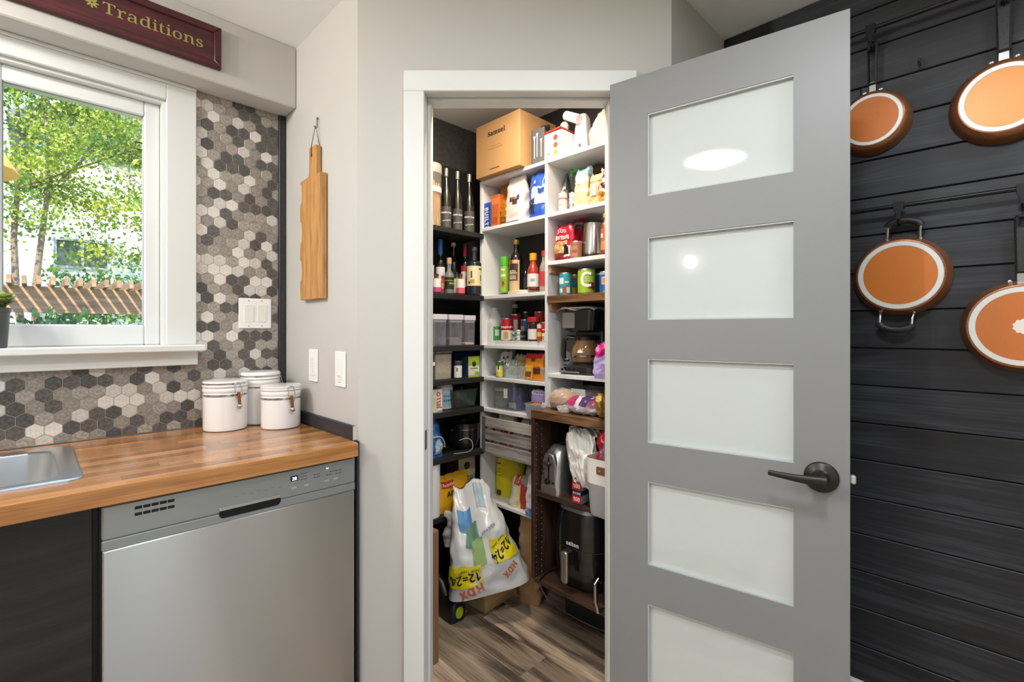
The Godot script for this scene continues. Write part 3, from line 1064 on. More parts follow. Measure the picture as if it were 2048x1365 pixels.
func kitchen_left() -> void:
	var frame := at(0, 0, 0)
	# butcher block counter, stave by stave
	var ct := thing("countertop", "warm butcher block countertop of glued staves under the window", "countertop", frame, LEFT)
	var k := wood("butcher block", ["8f5a30", "ba8049", "cb9560"], 6, 0.22, 1.0, 0.6, 0, 3, {"clearcoat_enabled": true, "clearcoat": 0.35, "clearcoat_roughness": 0.12})
	var r := RandomNumberGenerator.new()
	r.seed = 4
	for i in 15:
		var v0 := 1.366 + 0.0413 * i
		var u := 0.706
		var stop := 0.075 if i >= 3 and i < 13 else -0.62
		var l := r.randf_range(0.15, 0.5) if i > 0 else 1.4
		while u > stop + 0.001:
			var u0 := maxf(stop, u - l)
			var w := u - u0
			part(ct, "stave", sh().bx(-w / 2 + 0.0001, 0.897, -0.0206, w / 2 - 0.0001, 0.938, 0.0206, 0.0015 if i == 0 else 0.0002), k[r.randi() % 6], Vector3((u + u0) / 2, 0, -v0 - 0.0206))
			u = u0
			l = r.randf_range(0.3, 0.62)
	# sink
	var steel := m("dadcdc", 0.28, 1.0)
	var sk := thing("sink", "stainless steel drop-in sink set in the butcher block counter", "sink", at(-0.256, 1.702, 0.9381), LEFT)
	part(sk, "basin", sh().loft([ring(0.688, 0.452, 0.03, 0.0), ring(0.688, 0.452, 0.03, 0.003), ring(0.678, 0.442, 0.028, 0.0055), ring(0.612, 0.372, 0.05, 0.0055, 0.0, 0.012), ring(0.600, 0.360, 0.05, 0.001, 0.0, 0.012), ring(0.585, 0.345, 0.06, -0.12, 0.0, 0.012), ring(0.55, 0.31, 0.07, -0.165, 0.0, 0.012), ring(0.1, 0.1, 0.049, -0.172, 0.0, 0.012)], false, true).mesh(50.0), steel)
	part(sk, "drain", sh().lathe(rp([0.043, -0.1715, 0.045, -0.169, 0.030, -0.169, 0.022, -0.1755, 0, -0.1755])), m("8d9091", 0.3, 1.0), Vector3(0, 0, 0.012))
	# base cabinet left of the dishwasher
	var dark := wood("black veneer", ["121213", "1e1d1e", "2f2d2c"], 2, 0.5, 0.8, 0.7, 0, 55)
	var bc := thing("base_cabinet", "black wood-grain base cabinet under the sink", "cabinet", frame, LEFT)
	part(bc, "carcass", sh().bx(-0.7, 0.1, -1.97, 0.085, 0.74, -1.425), dark[1])
	part(bc, "door", sh().bx(-0.7, 0.115, -1.424, 0.098, 0.893, -1.405, 0.002), dark[0])
	part(bc, "side_filler", sh().bx(0.0985, 0.1, -1.97, 0.110, 0.896, -1.42), m("151515", 0.5))
	part(bc, "toe_kick", sh().bx(-0.7, 0, -1.97, 0.098, 0.0995, -1.47), m("121212", 0.6))
	dishwasher(frame)
	# canisters
	canister(Vector2(0.4808, 1.89), 0.0675, 0.172, 62.0, "medium white ceramic canister on the left, clamp lid closed")
	canister(Vector2(0.6075, 1.9335), 0.065, 0.192, 100.0, "tallest white ceramic canister, at the back by the tiles")
	canister(Vector2(0.630, 1.7905), 0.0640, 0.150, 54.0, "shortest white ceramic canister, in front by the black strip")
	# plates on the walls
	var ivory := m("f4f3ef", 0.3)
	var sp := thing("light_switch", "double rocker light switch on the hexagon tiles", "light switch", at(0.6076, 1.9962, 1.3448), LEFT)
	part(sp, "plate", sh().slab(rrect(0.114, 0.114, 0.004), 0.0, 0.0055, 0.002), ivory)
	for i in 2:
		part(sp, "rocker", sh().bx(-0.0165, -0.033, 0.0, 0.0165, 0.033, 0.003, 0.001), m("ece9e2", 0.3), Vector3(-0.023 + 0.046 * i, 0, 0.0058), Vector3(3, 0, 0))
		for y in [-0.048, 0.048]:
			part(sp, "screw", sh().lathe(rp([0.0028, 0, 0.0026, 0.001, 0, 0.0012]), 10).turn(Vector3(90, 0, 0)), m("b5b5b2", 0.3, 0.7), Vector3(-0.023 + 0.046 * i, y, 0.0055))
	for i in 2:
		var pos: Vector3 = [at(0.7203, 1.7225, 1.1546), at(0.7203, 1.5106, 1.1532)][i]
		var dm := thing(["wall_switch", "dimmer_switch"][i], ["white wall plate with five small buttons nearest the canisters", "white slide dimmer on the wall nearer the pantry door"][i], "wall plate", pos, RIGHT)
		part(dm, "plate", sh().slab(rrect(0.072, 0.116, 0.004), 0.0, 0.0055, 0.002), ivory)
		part(dm, "insert", sh().slab(rrect(0.034, 0.068, 0.002), 0.0055, 0.0075, 0.0005), m("f1f0ec", 0.3))
		if i == 0:
			for j in 5:
				part(dm, "button", sh().bx(-0.009, 0.018 - 0.011 * j, 0.0075, 0.009, 0.025 - 0.011 * j, 0.0088, 0.0005), m("e6e4de", 0.3))
		else:
			part(dm, "slider", sh().bx(-0.006, -0.022, 0.0075, 0.006, -0.016, 0.0125, 0.001), m("e8e6e0", 0.3))
			part(dm, "indicator", sh().bx(-0.012, -0.043, 0.0055, 0.012, -0.0415, 0.0058), m("8e8e8c", 0.4))
	sign_and_board()
	# plant on the sill
	var pt := thing("potted_plant", "small dark grey pot with a leafy plant on the window sill", "plant", at(-0.072, 1.952, 1.231), LEFT)
	part(pt, "pot", sh().lathe(rp([0, 0, 0.025, 0, 0.0275, 0.004, 0.033, 0.098, 0.036, 0.1, 0.036, 0.112, 0.032, 0.112, 0.031, 0.10, 0, 0.10]), 28), m("4a4c4d", 0.5))
	for i in 18:
		var a := i * 2.4
		var l := 0.05 + 0.025 * ((i * 7) % 5) / 4.0
		var lf := sh().grid(4, 5, func(s: float, t: float) -> Vector3:
			var wd := 0.026 * sin(PI * pow(t, 0.7)) * (s - 0.5) * 2.0
			return Vector3(wd, t * l * 1.05 - 0.03 * t * t, l * t * 0.8 - absf(wd) * 0.4))
		part(pt, "leaf", lf.mesh(80.0), m(["5c6b2f", "7c8a45", "6a4a35", "8b9a52"][i % 4], 0.5, 0.0, {"backlight_enabled": true, "backlight": Color(0.5, 0.55, 0.3)}), Vector3(0.01 * sin(a), 0.1 + 0.004 * (i % 6), 0.01 * cos(a)), Vector3(0, rad_to_deg(a), 0))
	# pendant and track lamps of the kitchen, which the glass of the door reflects
	var pd := thing("pendant_lamp", "clear glass globe pendant with a bare bulb in the kitchen", "pendant lamp", Vector3(-1.67, 1.86, 0.39))
	part(pd, "cord", sh().tube([Vector3(0, 0.07, 0), Vector3(0, 0.5, 0)], 0.003, 6), m("202020", 0.5))
	part(pd, "socket", sh().lathe(rp([0, 0.03, 0.016, 0.03, 0.018, 0.075, 0, 0.078])), m("2a2a2a", 0.4, 0.5))
	part(pd, "bulb", sh().lathe(rp([0, -0.055, 0.018, -0.045, 0.028, -0.02, 0.022, 0.012, 0.013, 0.03, 0, 0.03])), glow("fff0d8", 30.0))
	part(pd, "globe", sh().ball(Vector3(0, -0.01, 0), Vector3(0.12, 0.12, 0.12), 28, 18), clear("f8f8f8", 0.04))
	omni(pd, Vector3(0, -0.015, 0), 0.02, 0.6)
	var tr := thing("track_lamp", "short ceiling track with three globe lamps in the kitchen", "track lamp", Vector3(-1.75, 2.36, -0.55), 30.0)
	part(tr, "track", sh().bx(-0.35, -0.03, -0.02, 0.35, 0.0, 0.02, 0.003), m("c9c9c7", 0.3, 0.8))
	for i in 3:
		var x := -0.25 + 0.25 * i
		part(tr, "arm", sh().tube([Vector3(x, -0.03, 0), Vector3(x, -0.10, 0)], 0.006, 8), m("c9c9c7", 0.3, 0.8))
		part(tr, "bulb", sh().ball(Vector3(x, -0.14, 0), Vector3(0.04, 0.045, 0.04)), glow("fff3e0", 25.0))
		omni(tr, Vector3(x, -0.14, 0), 0.03, 0.6)


func omni(o: Node3D, p: Vector3, size: float, e: float) -> void:
	var l := OmniLight3D.new()
	l.name = "lamp_light"
	l.light_size = size
	l.light_energy = e
	l.light_color = Color(1.0, 0.985, 0.96)
	l.omni_range = 9.0
	l.omni_attenuation = 2.0
	l.shadow_enabled = true
	l.position = p
	o.add_child(l)


func dishwasher(frame: Vector3) -> void:
	var dw := thing("dishwasher", "stainless steel dishwasher built in under the counter", "dishwasher", frame, LEFT)
	var brushed := m("c2c3c3", 0.32, 1.0, {"anisotropy_enabled": true, "anisotropy": -0.95})
	var panel := m("a3a8aa", 0.36, 0.75)
	part(dw, "tub", sh().bx(0.115, 0.1, -1.96, 0.702, 0.886, -1.43), m("5c5e60", 0.5, 0.4))
	part(dw, "door", sh().bx(0.1125, 0.105, -1.43, 0.7075, 0.790, -1.391, 0.003), brushed)
	part(dw, "control_panel", sh().bx(0.1113, 0.8135, -1.43, 0.708, 0.891, -1.388, 0.004), panel)
	part(dw, "lower_lip", sh().bx(0.1113, 0.7905, -1.43, 0.708, 0.813, -1.3895, 0.002), panel)
	part(dw, "toe_kick", sh().bx(0.115, 0.0, -1.9, 0.702, 0.0995, -1.45), m("161616", 0.5))
	part(dw, "dark_gap_strip", sh().bx(0.1085, 0.1, -1.44, 0.1112, 0.8935, -1.40), m("101010", 0.6))  # near-black strip that darkens the gap beside the cabinet
	var z := -1.3879
	for row in 2:
		for i in 5:
			part(dw, "vent_slot", sh().slab(rrect(0.0138, 0.0068, 0.001, 2, Vector2(0.176 + 0.0155 * i, 0.8735 - 0.0147 * row)), z - 0.004, z + 0.0003), m("0c0c0c", 0.7))
	part(dw, "handle_pocket", sh().slab(PackedVector2Array([Vector2(0.339, 0.824), Vector2(0.339, 0.810), Vector2(0.343, 0.803), Vector2(0.350, 0.801), Vector2(0.477, 0.801), Vector2(0.484, 0.803), Vector2(0.488, 0.810), Vector2(0.488, 0.824)]), z - 0.012, z + 0.0004), m("15181a", 0.35, 0.4))
	part(dw, "handle_lip", sh().bx(0.339, 0.8205, z, 0.488, 0.829, z + 0.004, 0.0015), m("c9cccc", 0.25, 0.95))
	part(dw, "display", sh().bx(0.514, 0.857, z, 0.535, 0.872, z + 0.0005), m("0f1520", 0.2))
	text(dw, "28", 0.0125, glow("dff1ff", 1.6), Vector3(0.5245, 0.8640, z + 0.0008), {"bold": true, "name": "display_digits"})
	for x in [0.5225, 0.5576, 0.616, 0.6441]:
		part(dw, "button", sh().slab(rrect(0.0145, 0.0065, 0.0015, 3, Vector2(x, 0.8385)), z, z + 0.0016, 0.0004), m("c4c8c9", 0.3, 0.7))
	var marks := sh()
	for q in [[0.547, 0.872], [0.547, 0.864], [0.547, 0.856], [0.585, 0.862], [0.585, 0.854], [0.622, 0.853], [0.632, 0.861], [0.650, 0.861], [0.650, 0.852]]:
		marks.bx(q[0], q[1], z, q[0] + 0.012, q[1] + 0.0016, z + 0.0004)
		marks.bx(q[0] - 0.006, q[1] - 0.0005, z, q[0] - 0.002, q[1] + 0.002, z + 0.0004)
	part(dw, "indicator_marks", marks, m("3f4447", 0.5))
	part(dw, "pilot_lamp", sh().bx(0.6155, 0.872, z, 0.6225, 0.8755, z + 0.0006), glow("cfe6ff", 1.8))
	marks = sh()
	for i in 7:
		marks.bx(0.372 + 0.018 * i, 0.848 + 0.003 * (i % 2), z, 0.383 + 0.018 * i, 0.8495 + 0.003 * (i % 2), z + 0.0004)
	part(dw, "badge_marks", marks, m("7d8487", 0.4))


func canister(c: Vector2, r: float, h: float, face: float, label: String) -> void:
	var t := thing("canister", label, "canister", at(c.x, c.y, 0.9384), face, "white canisters on the counter")
	var w := gloss("efecea")
	var b := h * 0.72
	part(t, "jar", sh().lathe(rp([0, 0.003, r * 0.9, 0.0, r * 0.97, 0.002, r, 0.010, r, b, r * 1.0, b + 0.001, r * 0.985, b + 0.004, r * 0.985, b + 0.006, r * 1.02, b + 0.010, r * 1.03, b + 0.016, r * 1.0, b + 0.021, r * 0.95, b + 0.022, 0, b + 0.022]), 40), w)
	part(t, "steel_band", sh().lathe(rp([r * 0.99, b - 0.006, r * 1.012, b - 0.006, r * 1.012, b + 0.001, r * 0.99, b + 0.001]), 40), m("c6c8ca", 0.15, 1.0))
	part(t, "gasket", sh().lathe(rp([r * 0.9, b + 0.021, r * 1.0, b + 0.021, r * 1.0, b + 0.024, r * 0.9, b + 0.024]), 40), m("d9d4ce", 0.6))
	var lid := part(t, "lid", sh().lathe(rp([0, b + 0.023, r * 0.96, b + 0.023, r * 1.03, b + 0.026, r * 1.03, b + 0.031, r * 0.985, b + 0.034, r * 0.985, b + 0.037, r * 1.03, b + 0.040, r * 1.03, h - 0.008, r * 0.98, h - 0.003, r * 0.8, h - 0.001, 0, h]), 40), w)
	part(lid, "wire", sh().lathe(rp([r * 0.99, b + 0.033, r * 1.015, b + 0.034, r * 1.015, b + 0.037, r * 0.99, b + 0.038]), 40), m("c6c8ca", 0.15, 1.0))
	var wire := m("c6c8ca", 0.15, 1.0)
	var cl := part(t, "clamp", sh().tube([Vector3(-0.010, b + 0.036, r + 0.002), Vector3(-0.012, b + 0.005, r + 0.009), Vector3(-0.009, b - 0.012, r + 0.008), Vector3(0.009, b - 0.012, r + 0.008), Vector3(0.012, b + 0.005, r + 0.009), Vector3(0.010, b + 0.036, r + 0.002), Vector3(0, b + 0.041, r + 0.004)], 0.0013, 6, true), wire)
	part(cl, "lever", sh().bx(-0.0055, -0.03, -0.0015, 0.0055, 0.012, 0.0015, 0.001), m("8a5c38", 0.35, 0.6), Vector3(0, b - 0.004, r + 0.009), Vector3(-8, 0, 0))
	part(cl, "lever_ball", sh().ball(Vector3(0, b - 0.040, r + 0.012), Vector3(0.0085, 0.0085, 0.0085), 14, 9), wire)
	part(t, "lug", sh().bx(-0.010, b - 0.018, -r - 0.010, 0.010, b - 0.002, -r + 0.006, 0.004), w)


func sign_and_board() -> void:
	var s := thing("wall_sign", "dark red wooden sign with gold lettering on the soffit", "sign", at(0, 1.8863, 2.1735), LEFT)
	var red := wood("red wood", ["2e1114", "48191f", "5c2228"], 2, 0.4, 0.5, 0.7, 0, 8)
	part(s, "board", sh().bx(-0.36, 0, 0, 0.4636, 0.1405, 0.010, 0.002), red[0])
	var fr := sh()
	for e in [[Vector2(-0.36, 0), Vector2(0.4636, 0), Vector2(0.4416, 0.022), Vector2(-0.338, 0.022)], [Vector2(0.4636, 0), Vector2(0.4636, 0.1405), Vector2(0.4416, 0.1185), Vector2(0.4416, 0.022)], [Vector2(0.4636, 0.1405), Vector2(-0.36, 0.1405), Vector2(-0.338, 0.1185), Vector2(0.4416, 0.1185)], [Vector2(-0.36, 0.1405), Vector2(-0.36, 0), Vector2(-0.338, 0.022), Vector2(-0.338, 0.1185)]]:
		fr.slab(PackedVector2Array(e), 0.009, 0.018, 0.003)
	part(s, "frame", fr, red[1])
	var gold := m("a8a05c", 0.45, 0.35)
	text(s, "Traditions", 0.046, gold, Vector3(0.2815, 0.072, 0.0104), {"font": "Droid Serif", "width": 0.257})
	var orn := sh()
	for i in 8:
		orn.slab(oval(0.0026, 0.007, 10, Vector2(0, 0.009)), 0, 0.0006).turn(Vector3(0, 0, 45))
	part(s, "ornament", orn, gold, Vector3(0.129, 0.072, 0.0103))
	part(s, "ornament", sh().slab(PackedVector2Array([Vector2(-0.02, 0), Vector2(0, 0.002), Vector2(0.02, 0), Vector2(0, -0.002)]), 0, 0.0006), gold, Vector3(0.098, 0.078, 0.0103), Vector3(0, 0, 20))
	# serving board hung on the stub wall
	var b := thing("serving_board", "long acacia serving board hanging by a cord on the grey wall", "serving board", at(0.7204, 0, 0), RIGHT)
	var acacia := wood("acacia", ["8a5a2c", "b98649", "cfa063"], 2, 0.4, 0.5, 0.6, 1, 18)
	var poly := PackedVector2Array()
	for q in [[-1.612, 1.390], [-1.612, 1.812], [-1.616, 1.820], [-1.650, 1.822], [-1.658, 1.832], [-1.658, 1.920], [-1.664, 1.926], [-1.711, 1.926], [-1.7176, 1.920], [-1.7176, 1.836], [-1.724, 1.826], [-1.796, 1.822], [-1.7978, 1.818]]:
		poly.append(Vector2(q[0], q[1]))
	for i in 3:
		var y := 1.815 - 0.14 * i
		for q in [[-1.7978, y], [-1.786, y - 0.004], [-1.781, y - 0.035], [-1.783, y - 0.068], [-1.7978, y - 0.078]]:
			poly.append(Vector2(q[0], q[1]))
	poly.append(Vector2(-1.7978, 1.390))
	part(b, "board", sh().slab(poly, 0.003, 0.021, 0.0012).turn(Vector3(0, 0, -90)), acacia[0], Vector3.ZERO, Vector3(0, 0, 90))
	part(b, "bark_edge", sh().bx(-1.7992, 1.392, 0.0042, -1.7982, 1.455, 0.0198).bx(-1.7992, 1.537, 0.0042, -1.7982, 1.595, 0.0198).bx(-1.7992, 1.677, 0.0042, -1.7982, 1.735, 0.0198), m("3a2a1c", 0.8))
	part(b, "hole", sh().lathe(rp([0.006, 0.0211, 0.0062, 0.0213, 0, 0.0214]), 16).turn(Vector3(90, 0, 0)), m("2b1c10", 0.8), Vector3(-1.695, 1.895, 0))
	part(b, "cord", sh().tube([Vector3(-1.695, 1.895, 0.0225), Vector3(-1.694, 1.925, 0.0225), Vector3(-1.684, 2.0, 0.012), Vector3(-1.670, 1.925, 0.0025), Vector3(-1.68, 1.895, 0.0012)], 0.0014, 6), m("3a2a22", 0.8))
	for i in 3:
		var y := 1.812 - 0.14 * i
		var kn := thing("cheese_spreader", ["wooden-handled spreader in the topmost notch of the serving board", "wooden-handled spreader in the middle notch of the serving board", "wooden-handled spreader in the lowest notch of the serving board"][i], "spreader", at(0.7204, 1.7905, y - 0.07), RIGHT, "spreaders in the serving board")
		part(kn, "handle", sh().tube([Vector3(0.0, 0.020, 0.0135), Vector3(0.0015, 0.045, 0.0145), Vector3(0, 0.066, 0.0135)], [0.005, 0.0062, 0.0045], 10), m("d9b88c", 0.55))
		part(kn, "blade", sh().bx(-0.004, -0.002, 0.011, 0.004, 0.021, 0.013, 0.0006), m("c0c2c4", 0.25, 1.0))
	var hk := thing("wall_hook", "small dark wire hook on the wall above the serving board", "hook", at(0.7204, 1.684, 1.985), RIGHT)
	part(hk, "wire_hook", sh().tube([Vector3(0, 0.045, 0.001), Vector3(0, 0.045, 0.006), Vector3(0, 0.01, 0.006), Vector3(0, 0.004, 0.011), Vector3(0, 0.012, 0.017)], 0.0014, 6), m("2a2523", 0.4, 0.6))
	part(hk, "nail", sh().tube([Vector3(0, 0.040, 0.0005), Vector3(0, 0.040, 0.008)], 0.0018, 6), m("6a6764", 0.4, 0.6))


func frying_pan(label: String, px: float, y: float, big: float, ringr: float, turn: float, base: String) -> Node3D:
	var o := thing("frying_pan", label, "pan", at(1.823, -px, y), RIGHT, "copper pans on the plank wall")
	var side := speckle("pan side", "5a2f18", "bd7a48", 0.16, 0.1, 0.28, {"metallic": 0.45, "clearcoat_enabled": true, "clearcoat": 0.5})
	var d := 0.046
	part(o, "pan_body", sh().lathe(rp([0, 0.009, big * 0.8, 0.0085, big * 0.94, 0.003, big, 0.001, big * 1.004, 0.004, big * 0.985, 0.014, big * 0.955, 0.027, big * 0.915, d - 0.008, ringr * 1.06, d - 0.0015, ringr * 1.02, d, 0, d]), 56).turn(Vector3(90, 0, turn)), side)
	part(o, "base_ring", sh().lathe(rp([ringr * 0.87, d, ringr * 0.88, d + 0.0012, ringr * 1.0, d + 0.0012, ringr * 1.01, d]), 56).turn(Vector3(90, 0, 0)), m("e3e2dd", 0.35, 0.25))
	part(o, "base_disc", sh().lathe(rp([ringr * 0.87, d + 0.0002, ringr * 0.868, d + 0.0008, 0, d + 0.0008]), 48).turn(Vector3(90, 0, 0)), speckle("pan base " + base, base, base, 0.3, 0.06, 0.35, {"metallic": 0.2}))
	var dots := sh()
	var r := RandomNumberGenerator.new()
	r.seed = int(big * 1e5)
	for i in 60:
		var a := r.randf() * TAU
		var q := sqrt(r.randf()) * ringr * 0.85
		dots.slab(oval(0.0005, 0.0005, 5, Vector2(cos(a), sin(a)) * q), d + 0.0006, d + 0.001)
	part(o, "flecks", dots.mesh(0.0), m("e0b47c", 0.5)).set_meta("kind", "stuff")
	return o


func rim_points(big: float, deg: float) -> Vector3:
	return Vector3(sin(deg_to_rad(deg)) * big, cos(deg_to_rad(deg)) * big, 0.02)


func plank_wall_things() -> void:
	var black := m("1a1b1c", 0.42)
	var steel := m("c3c5c6", 0.25, 1.0)
	# rails
	for i in 2:
		var h: float = [2.18, 1.64][i]
		var ra := thing("hanging_rail", ["upper black rail on the plank wall", "lower black rail on the plank wall"][i], "rail", at(1.823, 0, h), RIGHT, "rails on the plank wall")
		part(ra, "rod", sh().tube([Vector3(-0.62, 0, 0.048), Vector3(0.62, 0, 0.048)], 0.0065, 12), m("232425", 0.3, 0.5))
		for x in [-0.6, 0.6]:
			part(ra, "bracket", sh().tube([Vector3(x, 0, 0.001), Vector3(x, 0, 0.056)], 0.009, 12), black)
			part(ra, "flange", sh().lathe(rp([0, 0.0, 0.02, 0.0, 0.018, 0.006, 0, 0.006]), 20).turn(Vector3(90, 0, 0), Vector3(x, 0, 0.0005)), black)
	# pans: x is -V
	var v: float = 0.2602
	var b := frying_pan("small copper frying pan on the upper rail, partly behind the door", -v, 1.9106, 0.0945, 0.0745, 0.0, "c8702c")
	long_handle(b, 0.0945, 0.012, 0.026, 0.135)
	rail_hook(-v, 2.18, "black hook holding the small pan on the upper rail")
	v = -0.0183
	b = frying_pan("medium copper frying pan on the upper rail, at the right", -v, 1.883, 0.109, 0.0855, 0.0, "d88c48")
	long_handle(b, 0.109, 0.016, 0.032, 0.150)
	rail_hook(-v, 2.18, "black hook holding the medium pan on the upper rail")
	v = -0.052
	b = frying_pan("large copper frying pan with a pale worn spot, on the lower rail", -v, 1.2902, 0.119, 0.100, 0.0, "c8743a")
	long_handle(b, 0.119, 0.016, 0.032, 0.150)
	var star := PackedVector2Array()
	for i in 20:
		star.append(Vector2(cos(TAU * i / 20), sin(TAU * i / 20)) * (0.020 if i % 2 else 0.0165))
	part(b, "pale_star", sh().slab(star, 0.0468, 0.0472), m("e6dfd2", 0.5))  # pale star-shaped emblem at the centre of the base
	rail_hook(-v, 1.64, "black hook holding the large pan on the lower rail")
	v = 0.1945
	b = frying_pan("copper casserole pan with two looped handles on the lower rail", -v, 1.44, 0.1155, 0.097, 0.0, "cc7630")
	for s in 2:
		var deg: float = [4.0, 184.0][s]
		var pts := []
		for q in [[-19, 0.112, 0.020], [-16, 0.128, 0.030], [-13, 0.150, 0.034], [-7, 0.157, 0.036], [0, 0.1585, 0.036], [7, 0.157, 0.036], [13, 0.150, 0.034], [16, 0.128, 0.030], [19, 0.112, 0.020]]:
			pts.append(Vector3(sin(deg_to_rad(deg + q[0] * 1.05)) * q[1], cos(deg_to_rad(deg + q[0] * 1.05)) * q[1], q[2]))
		part(b, "handle", sh().tube(smooth(pts, 4), 0.0042, 10), steel)
		part(b, "grip", sh().tube(smooth(pts, 4).slice(7, 26), 0.0105, 12), m("1d1d1e", 0.5))
		for e in [0, 8]:
			part(b, "rivet", sh().ball(pts[e], Vector3(0.006, 0.006, 0.006), 10, 6), steel)
	rail_hook(-v, 1.64, "black hook holding the two-handled pan on the lower rail")
	var pg := thing("wall_peg", "tiny black peg in the planks between the upper pans", "peg", at(1.8055, 0.1512, 2.052), RIGHT)
	part(pg, "peg", sh().slab(rrect(0.008, 0.018, 0.002), -0.001, 0.005, 0.001), m("0c0c0d", 0.3))
	part(pg, "hook_tip", sh().tube([Vector3(0, -0.006, 0.004), Vector3(0, -0.008, 0.010), Vector3(0, -0.002, 0.012)], 0.0018, 6), m("0c0c0d", 0.3))


func long_handle(o: Node3D, big: float, z0: float, w: float, l: float) -> void:
	var steel := m("c3c5c6", 0.25, 1.0)
	part(o, "handle_neck", sh().bx(-w * 0.33, big - 0.006, 0.016, w * 0.33, big + 0.028, 0.021, 0.001), steel)
	for s in [-1.0, 1.0]:
		part(o, "rivet", sh().ball(Vector3(s * w * 0.75, big * 0.975, 0.022), Vector3(0.006, 0.006, 0.004), 10, 6), steel)
	var y0 := big + 0.018
	var poly := PackedVector2Array([Vector2(-w * 0.42, y0), Vector2(w * 0.42, y0), Vector2(w * 0.5, y0 + l - 0.008), Vector2(w * 0.38, y0 + l), Vector2(w * 0.2, y0 + l), Vector2(w * 0.2, y0 + l - 0.028), Vector2(-w * 0.2, y0 + l - 0.028), Vector2(-w * 0.2, y0 + l), Vector2(-w * 0.38, y0 + l), Vector2(-w * 0.5, y0 + l - 0.008)])
	var grip := sh().slab(poly, 0.012, 0.028, 0.0045)
	grip.bx(-w * 0.3, y0 + l - 0.006, 0.013, w * 0.3, y0 + l, 0.026, 0.002)
	part(o, "handle", grip, speckle("handle black", "1e1f20", "2c2d2e", 0.1, 0.2, 0.4))


func rail_hook(x: float, h: float, label: String) -> void:
	var o := thing("rail_hook", label, "hook", at(1.823, -x, h), RIGHT, "hooks on the rails")
	var k := m("1c1d1e", 0.35, 0.5)
	part(o, "hook_plate", sh().slab(PackedVector2Array([Vector2(-0.012, 0.010), Vector2(-0.012, -0.014), Vector2(-0.006, -0.022), Vector2(-0.005, -0.040), Vector2(0.005, -0.040), Vector2(0.006, -0.022), Vector2(0.012, -0.014), Vector2(0.012, 0.010)]), 0.0555, 0.0585, 0.0005).bx(-0.012, 0.0072, 0.037, 0.012, 0.010, 0.0575, 0.0005).bx(-0.012, -0.01, 0.037, 0.012, 0.010, 0.040, 0.0005), k)
	part(o, "hook_tip", sh().tube([Vector3(0, -0.038, 0.057), Vector3(0, -0.050, 0.048), Vector3(0, -0.052, 0.030), Vector3(0, -0.045, 0.010), Vector3(0, -0.033, 0.004)], 0.003, 8), k)


